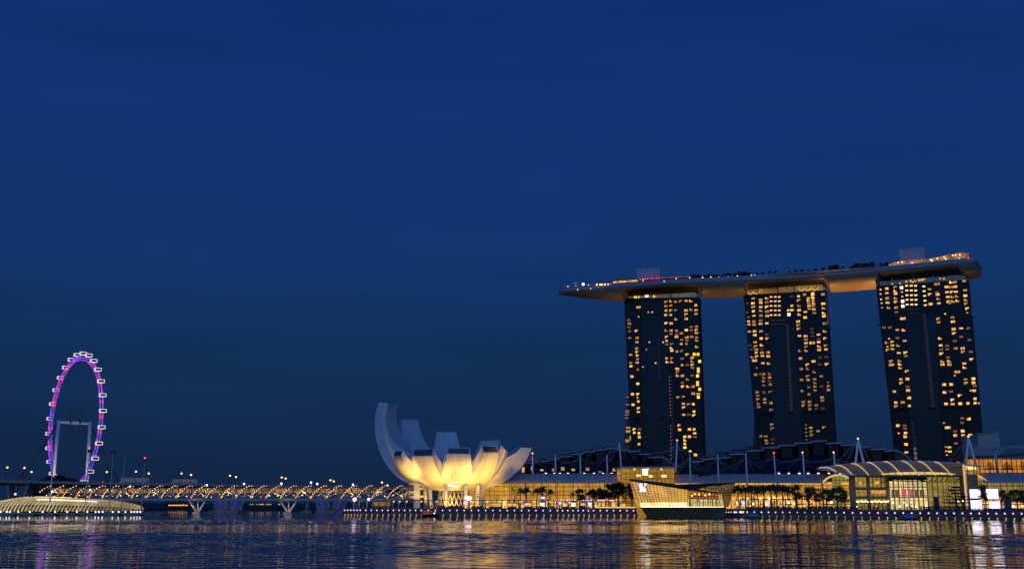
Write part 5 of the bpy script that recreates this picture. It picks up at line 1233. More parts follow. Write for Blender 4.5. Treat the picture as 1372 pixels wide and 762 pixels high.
for (a, c, py0, py1) in ((1152, 1156.5, 650, 644.6), (1173, 1180, 648, 644.4), (1148, 1162, 657.5, 654), (1168, 1188, 661, 656)):
    A, C = gpt(a, -.7), gpt(c, -.7); b.face([(A[0], A[1], zat(py0, A[1])), (C[0], C[1], zat(py0, C[1])), (C[0], C[1], zat(py1, C[1])), (A[0], A[1], zat(py1, A[1]))])
b.build('lit_rooms', glow('hall_room', (1, .42, .06), .75, mottle=.6, mscale=.4), eh)
# bright entrance bay with truss gable and posters
b = MB(); wallstrip(b, steps(1192, 1244, 8), base, zpy(643), -3); b.build('entrance_glass', M['hall_bright'], eh)
b = MB(); mullions(b, steps(1192.5, 1243.5, 8), base, zpy(643), -3.5, .5, (zpy(652), zpy(665.5))); b.build('entrance_frame', diff('cream_frame', (.6, .5, .3), .5), eh)
b = MB(); 
A, B_, C = gpt(1190, -5), gpt(1217, -5), gpt(1244, -5); A = Vector((*A, zat(643.6, A[1]))); B_ = Vector((*B_, zat(638.3, B_[1]))); C = Vector((*C, zat(645, C[1])))
b.bar(A, B_, .6, .7); b.bar(B_, C, .6, .7)
for k in range(1, 8): f_ = k/8; p = A.lerp(C, f_); q = (A.lerp(B_, f_*2) if f_ < .5 else B_.lerp(C, f_*2-1)); b.bar(p, q, .25, .25)
b.bar(A, C, .3, .4); b.build('gable_truss', M['dark_steel'], eh)
b = MB(); 
for k in range(7):
    p = 1246+k*7; A = gpt(p, -6); C = gpt(p-9, 2); b.bar((A[0], A[1], zat(640, A[1])), (C[0], C[1], zat(646, C[1])), .3, .4)
b.build('roof_ribs', diff('cream_ribs', (.5, .42, .25), .5), eh)
def panel(name, pxa, pxb, pya, pyb, off, m, lab, cat, depth=.5, Yf=None, group=None, frame=None):
    Ya, Yb_ = (Yf, Yf) if Yf else (fl(pxa)+off, fl(pxb)+off); xa, xb = xg(pxa, Ya), xg(pxb, Yb_); z1, z0 = zat(pya, Ya), zat(pyb, Ya)
    t = thing(name, ((xa+xb)/2, (Ya+Yb_)/2, z0), lab, cat, group); d = Vector((xb-xa, Yb_-Ya, 0)); n = Vector((d.y, -d.x, 0)).normalized()
    b = MB(); b.prism([(xa, Ya, z0), (xb, Yb_, z0), (xb, Yb_, z1), (xa, Ya, z1)], -n*depth); b.build('case', M['dark_steel'] if not frame else M[frame], t)
    q = lambda u, v: Vector((xa, Ya, z0)) + d*u + Vector((0, 0, (z1-z0)*v)) + n*.04
    mgx = .05; b = MB(); b.face([q(mgx, .06), q(1-mgx, .06), q(1-mgx, .94), q(mgx, .94)]); b.build('face', M[m] if isinstance(m, str) else m, t)
    return t, q, n
panel('poster', 1208.8, 1215, 654.8, 664, -4, 'pink_poster', 'pink hanging poster in the bright entrance bay, left one', 'poster', .2)
panel('poster', 1219.3, 1223.6, 655, 664.6, -4, 'pink_poster', 'narrower pink hanging poster in the bright entrance bay', 'poster', .2)
for i, (a, c) in enumerate(((1195, 1198), (1200, 1206), (1226, 1231), (1233, 1239))):
    panel('poster', a, c, 656, 666, -4, 'dark_poster', f'brown hanging poster in the bright entrance bay, {ORD[i+1]} from the left', 'poster', .2, group='brown posters')
# arch at the side entrance
Ya = fl(1120)-7; b = MB(); ar = [(1101.5, 646.5), (1105, 643.2), (1109, 640), (1114, 637.4), (1119, 636.2), (1125, 635.8), (1131, 637), (1137, 639.6), (1142, 643.2)]
av = thing('entrance_arch', (xg(1122, Ya), Ya, DECK), 'glowing arched glass porch between mall wing and event hall', 'porch')
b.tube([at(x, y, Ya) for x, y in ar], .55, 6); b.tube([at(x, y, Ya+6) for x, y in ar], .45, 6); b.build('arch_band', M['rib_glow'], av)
b = MB(); P = [at(x, y, Ya+4) for x, y in ar[3:]]; u0 = P[0].x
P = [Vector((P[0].x, Ya+4, DECK))] + P + [Vector((P[-1].x, Ya+4, DECK))]; b.face(P, [(p.x-u0, p.z) for p in P]); b.build('glass', litglass('porch_glass', (.46, .38, .06), (.34, .28, .05), .55, 2, 3, .12), av)
b = MB(); x = xg(1137.5, Ya+3); b.bar((x, Ya+3, zat(662, Ya)), (x, Ya+3, zat(655, Ya)), .8, .6); b.build('lamp_strip', M['strip_warm'], av)
for p_ in (1103, 1141): b = MB(); x = xg(p_, Ya); b.tube([(x, Ya, DECK), (x, Ya, zat(644, Ya))], .5, 8); b.build('post', M['pillar_lit'], av)
# prow of the canopy at its right end
Yp = fl(1300)-8; pr = thing('corner_pavilion', (xg(1306, Yp), Yp, DECK), 'square corner block with thin pointed roof and lit soffit right of the event hall', 'building')
b = MB(); b.prism([at(1294, 621.5, Yp-2), at(1319, 624.2, Yp-2), at(1316, 625.4, Yp-2), at(1294, 623.2, Yp-2)], (0, 22, 0)); b.build('roof', M['grey_roof'], pr)
b = MB(); xa, xb = xg(1297.5, Yp), xg(1312.5, Yp); b.quadwall((xa, Yp), (xb, Yp), DECK, zat(635, Yp)); b.build('wall', diff('ochre_wall', (.26, .19, .06), .8), pr)
b = MB(); b.quadwall((xa+.6, Yp+1.5), (xb+1, Yp+1.5), zat(628.5, Yp), zat(624, Yp)); b.build('soffit_glow', M['strip_warm'], pr)
b = MB(); b.quadwall((xa, Yp+1.8), (xb, Yp+1.8), zat(635, Yp), zat(628.5, Yp)); b.build('loggia_wall', glow('loggia', (.8, .42, .06), .45, mottle=.5, mscale=.4), pr)
for p_ in (1299, 1308, 1312): x = xg(p_, Yp); b = MB(); b.tube([(x, Yp-.3, zat(635, Yp)), (x, Yp-.3, zat(625, Yp))], .3, 8); b.build('pillar', M['pillar_lit'], pr)
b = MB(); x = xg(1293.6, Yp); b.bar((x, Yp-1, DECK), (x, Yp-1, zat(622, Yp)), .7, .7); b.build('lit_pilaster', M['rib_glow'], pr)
# bright screens
def screen(a, c, p0, p1, off, lab):
    t, q, n = panel('screen', a, c, p0, p1, off, 'screen', lab, 'screen', .8, frame='screen_edge')
screen(1299.6, 1315, 654.6, 667.4, -12, 'upper white glowing screen on the corner block, violet rim')
screen(1299.6, 1315.4, 669.2, 682, -12, 'lower white glowing shop window screen beneath the upper one on the corner block')
screen(1321.5, 1339, 654.2, 668.4, -4, 'upper large white glowing screen on the right mall wing')
screen(1324.6, 1340, 670.8, 682.6, -4, 'lower white glowing shop window screen on the right mall wing')

# ================================================================ crystal pavilion on the water
YC = 556
cp_ = thing('crystal_pavilion', (xg(905, YC), YC, 0), 'faceted golden glass pavilion with slanted dark roof on a dark plinth in the water', 'building')
c = lambda px, py, Y=YC: at(px, py, Y)
uvc = lambda p: (p.x, p.z)
A0, A1, A2, A3 = c(846, 643.6, YC+2), c(921.8, 655.2, YC), c(920.6, 679, YC), c(858.5, 679, YC)
AM = c(854, 668.5, YC+1)
b = MB(); P = [A3+(A0-A3)*.17, A2+(A1-A2)*.28, A1, A0]
uv = lambda p: (p.x-A0.x+ (p.z)*.32, p.z)
b.face(P, [uv(p) for p in P]); fa = b.build('glass_facet', M['crystal'], cp_)
b = MB(); P2 = [A3, A2, P[1], P[0]]; b.face(P2, [uv(p) for p in P2]); b.build('show_windows', M['crystal_low'], cp_)
b = MB()
for k in range(17):
    f_ = k/16; lo = A3.lerp(A2, f_); hi = A0.lerp(A1, f_); b.bar(lo+Vector((0, -.25, 0)), hi+Vector((0, -.25, 0)), .17, .25)
for k in range(1, 9):
    f_ = k/9; b.bar(A3.lerp(A0, f_)+Vector((0, -.22, 0)), A2.lerp(A1, f_)+Vector((0, -.22, 0)), .12, .14)
b.build('glazing_bars', diff('gold_bars', (.30, .20, .07), .5), cp_)
# left return facet
L0, L1 = c(843.2, 641.8, YC+7), c(852.5, 679, YC+9)
b = MB(); P = [L1, A3, A0, L0]; b.face(P, [(p.y, p.z) for p in P]); b.build('side_facet', M['mall'], cp_)
# dark roof: falls from the left tip and rises again to the right
RB = [c(842.5, 641.2, YC+1), c(852, 641.6, YC+1), c(905, 648.2, YC), c(924, 653.0, YC-1), c(962, 659.2, YC-1), c(962.5, 661.2, YC-1), c(922.5, 656, YC-1), c(846, 644.4, YC+1)]
b = MB(); b.prism(RB, (2, 18, -.6)); b.build('front_roof', M['dark_roof'], cp_)
R2 = [c(905, 648.6, YC+3), c(985.5, 645.6, YC+12), c(984.5, 647.4, YC+12), c(940, 652.6, YC+4), c(924, 654, YC)]
b = MB(); b.face(R2); b.face([p+Vector((0, .6, -.6)) for p in R2[::-1]]); b.build('rear_roof', M['dark_roof'], cp_)
G = [c(938, 652.9, YC+3.6), c(984.6, 647.5, YC+11.8), c(963, 660.6, YC+.2)]
b = MB(); b.face(G, [(p.x*1.2, p.z) for p in G]); b.build('lattice_gable', litglass('gable_lattice', (.62, .34, .04), (.22, .12, .02), .62, 1.5, 1.1, .22, (.02, .014, .006), .35, .2, 1.7), cp_)
SL = [c(962.5, 660.8, YC), c(970.6, 679, YC), c(976, 679, YC+4), c(985, 647.6, YC+12)]
b = MB(); b.face(SL, [(p.y*1.4, p.z) for p in SL]); b.build('slanted_side', litglass('slanted_lattice', (.30, .20, .04), (.20, .13, .03), .45, 1.6, 1.3, .12, (.02, .015, .005), .2, .3, 1.6), cp_)
# restaurant front
E0, E1, E2, E3 = c(923, 656, YC+1.5), c(963, 661.4, YC+1.5), c(969.8, 679, YC+1.5), c(922, 679, YC+1.5)
M0, M1 = c(922.5, 667.3, YC+1.5), c(966, 668, YC+1.5)
b = MB(); P = [E3, E2, M1, M0]; b.face(P, [uvc(p) for p in P]); b.build('restaurant_glass', M['restaurant'], cp_)
b = MB(); P = [M0, M1, E1, E0]; b.face(P, [uvc(p) for p in P]); b.build('mezzanine_glass', litglass('mezzanine_glow', (.75, .26, .025), (.42, .12, .012), .72, 1.7, 5, .28, (.06, .02, .004), .3, .3, 1.6), cp_)
b = MB()
for px in (924, 925.8, 934, 937, 943, 949, 955, 960.2, 964.5): b.bar(c(px, 679, YC+1), c(px-.3, 668, YC+1), .35, .3)
b.bar(M0-Vector((0, .4, 0)), M1-Vector((0, .4, 0)), .3, .4); b.build('posts', M['bronze'], cp_)
b = MB()
for px, py in ((927, 663.6), (931, 661.4), (936.5, 661.8), (950.5, 661.6), (945, 663)): b.ball(c(px, py, YC+.7), .42, n=6, m=4)
b.build('pendant_lamps', M['sodium'], cp_)
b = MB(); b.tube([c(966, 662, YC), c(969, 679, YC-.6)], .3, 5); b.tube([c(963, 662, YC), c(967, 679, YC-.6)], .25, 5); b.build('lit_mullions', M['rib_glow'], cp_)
# plinth
b = MB(); zt_ = zat(679, YC); x0, x1 = xg(857, YC), xg(970, YC); b.prism([(x0+3.2, YC-3, -.5), (x1, YC-3, -.5), (x1, YC-3, zt_), (x0, YC-3, zt_)], (0, 26, 0)); b.build('plinth', diff('plinth_stone', (.16, .075, .025), .8, var=.2), cp_)
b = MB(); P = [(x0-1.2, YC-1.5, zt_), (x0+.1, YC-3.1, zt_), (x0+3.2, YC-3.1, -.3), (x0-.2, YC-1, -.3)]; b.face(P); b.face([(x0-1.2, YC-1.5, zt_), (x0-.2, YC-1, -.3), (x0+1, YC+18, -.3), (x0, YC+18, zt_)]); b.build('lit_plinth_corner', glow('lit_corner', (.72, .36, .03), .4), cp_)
b = MB(); b.bar((x0+1.2, YC-2.6, zt_+.15), (x1-1, YC-2.6, zt_+.15), .25, .25); b.build('light_cove', M['strip_white'], cp_)
b = MB(); b.bar((x0, YC-2.7, zt_+1.05), (x1, YC-2.7, zt_+1.05), .06, .06)
for k in range(24): x = x0+(x1-x0)*k/23; b.bar((x, YC-2.7, zt_), (x, YC-2.7, zt_+1.05), .06, .06)
b.build('railing', M['dark_steel'], cp_)
# glowing emblem: overlapping L and V
em = thing('emblem_sign', c(861, 653, YC), 'glowing white monogram emblem high on the crystal pavilion glass', 'sign')
def letter(poly, y): 
    b = MB(); b.prism([c(px, py, YC-.7+y) for px, py in poly], (0, .35, 0)); return b
letter([(856, 648.2), (859.2, 648.2), (859.6, 649), (858.9, 649.4), (860.2, 655.6), (863.8, 655.6), (864.9, 653.6), (866.1, 653.6), (865.4, 658.2), (856.6, 658.2), (856.4, 657.4), (857.6, 656.8), (856.6, 649.6), (855.8, 649)], 0).build('letter_l', M['white_sign'], em)
letter([(857.6, 647.2), (861, 647.2), (861, 648.2), (860.4, 648.6), (862.2, 653.6), (864.2, 648.8), (863.4, 648.2), (863.4, 647.2), (866.6, 647.2), (866.4, 648.4), (865.8, 648.6), (862.6, 656.2), (861.4, 656.2), (858.6, 648.8), (857.8, 648.2)], -.5).build('letter_v', M['white_sign'], em)
b = MB(); b.box(c(861, 652.8, YC+.15), (4.0, .2, 3.6)); b.build('backing', glow('emblem_backing', (.5, .10, .8), .25), em)
# landing stage to its right
ld_ = thing('landing_stage', (xg(985, 545), 545, 0), 'small landing stage with pilings and white lamps right of the crystal pavilion', 'jetty')
b = MB(); Y = 544
for px in (974, 980, 986, 992, 997): b.tube([(xg(px, Y), Y, -1), (xg(px, Y), Y, 2.2)], .22, 6)
b.build('pilings', M['dark_concrete'], ld_)
b = MB(); b.box((xg(985, Y), Y+1, 2.0), (11, 5, .35)); b.bar((xg(975, Y), Y, 5.4), (xg(983, Y), Y, 3.4), .12, .12); b.bar((xg(984, Y), Y, 5.6), (xg(991, Y), Y, 3.2), .12, .12); b.build('platform', M['concrete'], ld_)
b = MB()
for px, r in ((982.5, .42), (984.8, .36), (990, .42), (992, .5), (993.8, .42)): b.ball((xg(px, Y), Y-1.5, zat(685.6, Y-1.5)), r, n=6, m=4)
b.build('lamps', M['violet_lens'], ld_)
b = MB()
for px in (972, 975, 978): b.ball((xg(px, Y), Y-1.5, zat(685.6, Y-1.5)), .3, n=6, m=4)
b.build('amber_lamps', M['water_lamp'], ld_)
# ================================================================ promenade furniture
# covered walkway
wk = thing('covered_walkway', (xg(660, yq(660)+10), yq(660)+10, DECK), 'long flat-roofed covered walkway on lit pillars along the quay below the museum', 'walkway')
b = MB(); rows = []
for p in steps(523, 858, 24):
    Y = yq(p)+9; z = zat(interp([(523, 669.8), (700, 670.2), (858, 672)], p), Y); x = xg(p, Y); rows.append([(x, Y-3, z-.2), (x, Y-3, z+.35), (x, Y+3.2, z+.35), (x, Y+3.2, z-.2), (x, Y-3, z-.2)])
b.grid(rows, sm=False); b.build('roof', M['concrete'], wk)
lampm = bulbmesh('downlight', .42, M['strip_warm'])
for p in (526, 534, 543.5, 563, 568.5, 583.5, 628.5, 650, 672.5, 695, 731, 735, 746, 753, 762, 773, 786, 795):
    Y = yq(p)+7.6; x = xg(p, Y); z = zat(670.6, Y); b = MB(); b.tube([(x, Y, DECK), (x, Y, z)], .36, 8); pl = b.build('pillar', M['pillar_lit'], wk)
    part('downlight', lampm, pl, Vector((x+.75, Y-.4, z-.3)) - wloc(pl)); 
lw_ = thing('low_pavilion', (xg(490, 604), 604, DECK), 'low flat-roofed shelter on pale pillars at the left end of the quay', 'shelter')
b = MB(); b.box((xg(496, 606), 608, zat(671, 606)), (xg(522, 606)-xg(470, 606), 9, .6)); b.build('roof', M['concrete'], lw_)
for i, p in enumerate((474.5, 477, 481.5, 487, 492, 498.5)):
    Y = 603.5+(i % 2)*4; x = xg(p, Y); b = MB(); b.tube([(x, Y, DECK), (x, Y, zat(671.4, Y))], .45, 8); b.build('pillar', M['pillar_lit'], lw_)
b = MB(); b.quadwall((xg(500, 611), 611), (xg(523, 611), 611), DECK, zat(672, 611)); b.build('rear_glass', glow('shelter_glow', (.8, .45, .10), .22, mottle=.6, mscale=.5), lw_)
for px, py, r in ((475, 668.6, 1.0), (494, 668.3, .75)):
    p = at(px, py, 600); t = thing('globe_lamp', (p.x, 600, DECK), f'violet-white globe lamp by the low shelter, {"larger left" if px < 480 else "smaller right"} one', 'lamp')
    b = MB(); b.tube([(p.x, 600, DECK), (p.x, 600, p.z)], .12, 5); b.build('post', M['dark_steel'], t); b = MB(); b.ball(p, r, n=8, m=6); b.build('globe', glow('globe', (.9, .62, 1), 3.0), t)
# warm wall washing under the walkway
def kiosk(px, w, h, py, m, lab):
    Y = yq(px)+17; x = xg(px, Y); k = Y/F
    t = thing('kiosk', (x, Y, DECK), lab, 'kiosk'); W_ = w*k; H_ = h*k
    b = MB(); b.box((x, Y+2, DECK+H_/2), (W_, 4, H_)); b.box((x, Y+1.4, DECK+H_+.15), (W_+1, 6, .3)); b.build('body', M['bronze'], t)
    b = MB(); b.face([(x-W_*.45, Y-.06, DECK+.9), (x+W_*.45, Y-.06, DECK+.9), (x+W_*.45, Y-.06, DECK+H_*.92), (x-W_*.45, Y-.06, DECK+H_*.92)]); b.build('counter_glow', m, t)
    b = MB(); b.box((x, Y-.5, DECK+.5), (W_*.9, .8, 1.0)); b.build('counter', M['dark_steel'], t)
kg = glow('kiosk_glow', (1, .52, .10), .8, mottle=.7, mscale=.5); kw = glow('kiosk_white', (1, .8, .55), 1.2, mottle=.6, mscale=.7)
for i, (px, w, h, m) in enumerate([(664, 16, 7, kg), (686, 12, 7, kg), (707, 11, 7.5, kg), (728, 10, 8, kw), (757, 9, 7.5, kg), (768, 7, 8, kw), (781, 7, 7.5, kg), (806, 10, 9.5, kg), (820, 9, 9.5, kg), (834, 8, 7, kg)]):
    kiosk(px, w, h, 680, m, f'small lit kiosk behind the covered walkway on the quay, {ORD[i+1]} from the left')
# planted hedge boxes and lit bench wall
def hedge(pxa, pxb, h, off, lab):
    b = MB(); rg = random.Random(int(pxa)); n = int((pxb-pxa)*14)
    for i in range(n):
        p = rg.uniform(pxa, pxb); Y = yq(p)+off+rg.uniform(-.7, .7); q = Vector((xg(p, Y), Y, DECK+rg.uniform(.1, h))); u = Vector((rg.gauss(0, 1), rg.gauss(0, 1), rg.gauss(0, 1))).normalized(); v = u.cross(Vector((rg.gauss(0, 1), rg.gauss(0, 1), 1))).normalized(); s_ = rg.uniform(.2, .42)
        b.face([q-u*s_, q+v*s_*.6, q+u*s_, q-v*s_*.6])
    pm_ = (pxa+pxb)/2; t = thing('hedge', (xg(pm_, yq(pm_)+off), yq(pm_)+off, DECK), lab, 'hedge'); b.build('leaves', M['leaf_dark'], t)
    b = MB(); A, C = (xg(pxa, yq(pxa)+off), yq(pxa)+off), (xg(pxb, yq(pxb)+off), yq(pxb)+off); b.bar((*A, DECK+.25), (*C, DECK+.25), 1.3, .5); b.build('planter', M['dark_concrete'], t)
hedge(500, 524, 1.3, 5, 'low dark hedge before the small shelter'); hedge(587, 622, 1.3, 5, 'low dark hedge in front of the museum lattice'); hedge(632, 648, 1.2, 5, 'low dark hedge right of the bright sign')
hedge(711, 727, 1.4, 5, 'low dark hedge left of the purple round sign'); hedge(737, 744, 1.4, 5, 'short dark hedge beside the purple round sign'); hedge(776, 785, 1.6, 5, 'short dark hedge left of the blue sign')
hedge(1000, 1078, 1.2, 3, 'long dark hedge along the quay below the palms'); hedge(1078, 1142, 1.6, 4, 'dark hedge along the quay before the arched porch'); hedge(1236, 1300, 2.0, 4, 'dark hedge along the quay before the event hall ribs'); hedge(1316, 1372, 1.0, 3, 'low dark hedge at the right edge of the quay')
bw_ = thing('bench_wall', (xg(826, yq(826)+2), yq(826)+2, DECK), 'low wall with a long warm light strip left of the crystal pavilion', 'wall')
b = MB(); A, C = Vector((xg(797, yq(797)+2), yq(797)+2, DECK+.4)), Vector((xg(854.5, yq(854.5)+2), yq(854.5)+2, DECK+.4)); b.bar(A, C, 1, .8); b.build('wall', M['concrete'], bw_)
b = MB(); up_ = Vector((0, -.6, .35)); b.bar(A+up_, C+up_, .3, .55); b.build('light_strip', glow('bench_strip', (1, .70, .20), .95), bw_)

# lamps set in the quay wall and just over the water
ql = []
p = 462.0
while p < 560: ql.append(p); p += 7.4 if p > 480 else 4.2
while p < 738: ql.append(p); p += 9.6
while p < 792: ql.append(p); p += 6.9
while p < 852: ql.append(p); p += 8.9
q_e = []; p = 1000.5
while p < 1430: q_e.append(p); p += 9.5 if p < 1050 else (10.2 if p < 1110 else 11.3)
b = MB(); b.ball((0, 0, 0), .30, n=8, m=5); lens = b.mesh('lens', M['violet_lens']); b = MB(); b.tube([(0, .25, 0), (0, .42, 0)], .62, 12); ring = b.mesh('rim', M['violet_halo'])  # rim is a glowing disc imitating bloom around the lens
b = MB(); b.ball((0, 0, 0), .26, sz=.9, n=8, m=5); wl = b.mesh('lens', M['water_lamp']); b = MB(); b.box((0, .3, 0), (.8, .3, .6)); wh = b.mesh('housing', M['dark_steel'])
for side, lst_ in (('west', ql), ('east', q_e)):
    for p in lst_:
        Y = yq(p)-.62; z = zat(interp([(462, 683), (850, 683.6), (1000, 685.5), (1190, 686.6), (1372, 687.6)], p), Y); z = min(max(z, 2.2), 3.2)
        t = thing('quay_lamp', (xg(p, Y), Y, z), f'round violet-white lamp in the {"left" if side == "west" else "right"} half of the quay wall', 'lamp', f'lamps in the {side} quay wall')
        part('lens', lens, t); part('rim', ring, t)
    for p in lst_:
        p += 1.0; Y = yq(p)-1.0; t = thing('waterline_lamp', (xg(p, Y), Y, .38), f'small amber lamp at the waterline of the {"left" if side == "west" else "right"} half of the quay', 'lamp', f'waterline lamps of the {side} quay')
        part('lens', wl, t); part('housing', wh, t)

# shop signs
def sign(px, py, w, h, m, lab, rows=0, off=8, Yf=None):
    k = (yq(px)+off)/F; t, q, n = panel('shop_sign', px-w/2, px+w/2, py-h/2, py+h/2, off, m, lab, 'sign', .4, Yf=yq(px)+off)
    return t, q, n
def lettering(t, q, n, cells, m='white_sign'):
    b = MB()
    for u0, u1, v0, v1 in cells: b.face([q(u0, v0)+n*.12, q(u1, v0)+n*.12, q(u1, v1)+n*.12, q(u0, v1)+n*.12])
    b.build('lettering', M[m], t)
t, q, n = sign(727.4, 666.4, 6.6, 4, 'purple_sign', 'purple glowing sign with white characters above the covered walkway', off=5); lettering(t, q, n, [(.12, .30, .2, .75), (.34, .52, .3, .8), (.56, .72, .2, .8), (.76, .9, .3, .75)])
t, q, n = sign(787, 670.2, 14, 3.4, 'blue_sign', 'long blue glowing shop sign with white characters', off=7); lettering(t, q, n, [(.05, .16, .3, .7), (.30, .44, .2, .6), (.48, .6, .25, .62), (.64, .78, .22, .6), (.82, .9, .5, .8)])
t, q, n = sign(790.3, 675.3, 4.4, 5.6, 'white_sign', 'upright bluish-white light box below the blue sign', off=7)
t, q, n = sign(805.5, 670.3, 14, 3.8, 'red_sign', 'red glowing shop sign with white characters right of the blue one', off=7); lettering(t, q, n, [(.16, .28, .25, .75), (.32, .40, .2, .8), (.44, .56, .25, .7), (.60, .70, .2, .8), (.74, .86, .25, .75)])
t, q, n = sign(820, 670.3, 10, 3.6, 'red_sign', 'shorter red glowing shop sign beside the long red one', off=7); lettering(t, q, n, [(.2, .36, .3, .7), (.42, .58, .25, .75), (.64, .8, .3, .7)])
def lampsign(px, py, r, m, lab, Yo=3, second=None):
    Y = yq(px)+Yo; p_ = at(px, py, Y); t = thing('lamp_sign', (p_.x, Y, DECK), lab, 'sign')
    b = MB(); b.tube([(p_.x, Y+.3, DECK), (p_.x, Y+.3, p_.z)], .14, 6); b.build('post', M['dark_steel'], t)
    b = MB(); b.tube([p_+Vector((0, .15, 0)), p_+Vector((0, -.15, 0))], r, 16); b.build('disc', M[m], t)
    b = MB(); b.tube([p_+Vector((.1, -.16, 0)), p_+Vector((.1, -.3, 0))], r*.55, 14); b.build('bright_face', M['white_sign'], t); return t
lampsign(750.2, 673.4, 1.15, 'purple_sign', 'round purple sign with a white centre on the quay'); lampsign(705, 675, .8, 'purple_sign', 'small round violet sign between the palms and the walkway')
lampsign(762.5, 673, .55, 'purple_sign', 'tiny bluish-white disc sign right of the purple round one')
# big bright board before the museum
Y = 596; p_ = at(628, 667, Y); bd = thing('light_board', (p_.x, Y, DECK), 'dazzling white and violet light board on a post before the museum', 'sign')
b = MB(); b.tube([(p_.x+.3, Y+.4, DECK), (p_.x+.3, Y+.4, p_.z-1.2)], .35, 8); b.build('post', M['pillar_lit'], bd)
b = MB(); b.ball(p_, 2.0, sz=.62, n=14, m=8); b.build('halo_shell', glow('violet_halo_shell', (.55, .16, 1), .9), bd)  # violet shell paints the bloom around the bright lens
b = MB(); b.ball(p_+Vector((0, -.9, 0)), 1.75, sz=.55, n=14, m=8); b.build('lens', glow('board_lens', (1, .86, 1), 5.0), bd)
b = MB(); b.ball(p_+Vector((-2.0, 0, -2.3)), .85, n=10, m=6); b.build('side_lamp', glow('side_lamp', (.75, .3, 1), 2.2), bd)
# post-top lamps and shop lights on the right hand side
rgl = [(1009.4, 674.5, .9, 'screen'), (1056.5, 672.8, 1.0, 'cool'), (1063.5, 674.3, .9, 'sodium'), (1114, 672.3, 1.1, 'screen'), (1117, 678.5, .5, 'sodium'), (1133.7, 680, .75, 'red_lamp'), (1148.5, 678.4, .6, 'bulb_white'), (1174, 678.6, .6, 'amber_lamp'), (1196.5, 672.8, .7, 'cool'), (1205.5, 678, .7, 'cool'), (1214.5, 676.3, .8, 'screen'), (1222, 678, .7, 'sodium'), (1227.5, 678, .6, 'bulb_white'), (1241.5, 678, .85, 'bulb_white'), (1211, 672.5, .5, 'cool'), (1221, 672.3, .5, 'cool'), (1087, 672, .45, 'strip_warm'), (1347.5, 677.8, .7, 'screen'), (1357.5, 677.8, .9, 'screen'), (1370, 677.5, .7, 'sodium'), (1284, 671.3, .7, 'strip_white'), (1290, 670.8, .6, 'strip_white')]
for i, (px, py, r, m) in enumerate(sorted(rgl)):
    Y = yq(px)+(14 if py < 677 else 6); p_ = at(px, py, Y); z = max(p_.z, DECK+.9)
    t = thing('promenade_lamp', (p_.x, Y, DECK), f'{dict(screen="large white", cool="cold white", sodium="orange", red_lamp="red", bulb_white="bluish-white", amber_lamp="amber", strip_warm="yellow", strip_white="cream")[m]} lamp on the right-hand promenade, {ORD[i+1] if i+1 < len(ORD) else "last"} from its left end', 'lamp')
    b = MB(); b.tube([(p_.x, Y, DECK), (p_.x, Y, z)], .1, 5); b.build('post', M['dark_steel'], t); b = MB(); b.ball((p_.x, Y, z), r*.62, n=8, m=5); b.build('globe', M[m], t)
# string of restaurant lights under the hall piers
for pa, pb, lab in ((1148, 1162.5, 'left'), (1167, 1190, 'right')):
    Y = fl(1170)-9; t = thing('light_string', (xg((pa+pb)/2, Y), Y, DECK), f'string of warm lights over the {lab} terrace of the event hall', 'lights')
    b = MB(); b.tube([at(pa, 671.6, Y), at((pa+pb)/2, 672.2, Y), at(pb, 671.6, Y)], .06, 4); b.build('wire', M['dark_steel'], t)
    b = MB(); n_ = int((pb-pa)/1.9)
    for k in range(n_+1): b.ball(at(pa+(pb-pa)*k/n_, 671.4+.7*math.sin(k*1.9), Y-.1), .42+.12*math.sin(k*2.7), n=6, m=4)
    b.build('bulbs', glow('string_bulb', (1, .66, .3), 2.2, 'NONE'), t)
    b = MB(); A, C = at(pa, 673.4, Y+1.2), at(pb, 673.4, Y+1.2); b.prism([A, C, C+Vector((0, 2.5, 1)), A+Vector((0, 2.5, 1))], (0, 0, -.15)); b.build('awning', M['dark_steel'], t)
    for f_ in (0, .5, 1): b = MB(); q_ = A.lerp(C, f_); b.tube([(q_.x, q_.y, DECK), q_], .1, 5); b.build('awning_post', M['dark_steel'], t)
# dark pillars
for px, top, r, mm, lab, bot in ((1254.3, 665.5, .95, diff('navy_panel', (.02, .02, .07), .5), 'slim dark blue upright panel before the event hall', 679), (1350.3, 668, 1.35, M['dark_concrete'], 'thick dark column on the quay before the right mall wing', 690)):
    Y = yq(px)+(10 if px < 1300 else 2); x = xg(px, Y); t = thing('pylon', (x, Y, DECK), lab, 'column')
    b = MB(); b.box((x, Y, DECK+(zat(top, Y)-DECK)/2), (r*1.9, .9, zat(top, Y)-DECK)); b.build('shaft', mm, t); b = MB(); b.box((x, Y, DECK+.2), (r*2.6, 1.6, .4)); b.build('foot', M['dark_concrete'], t)
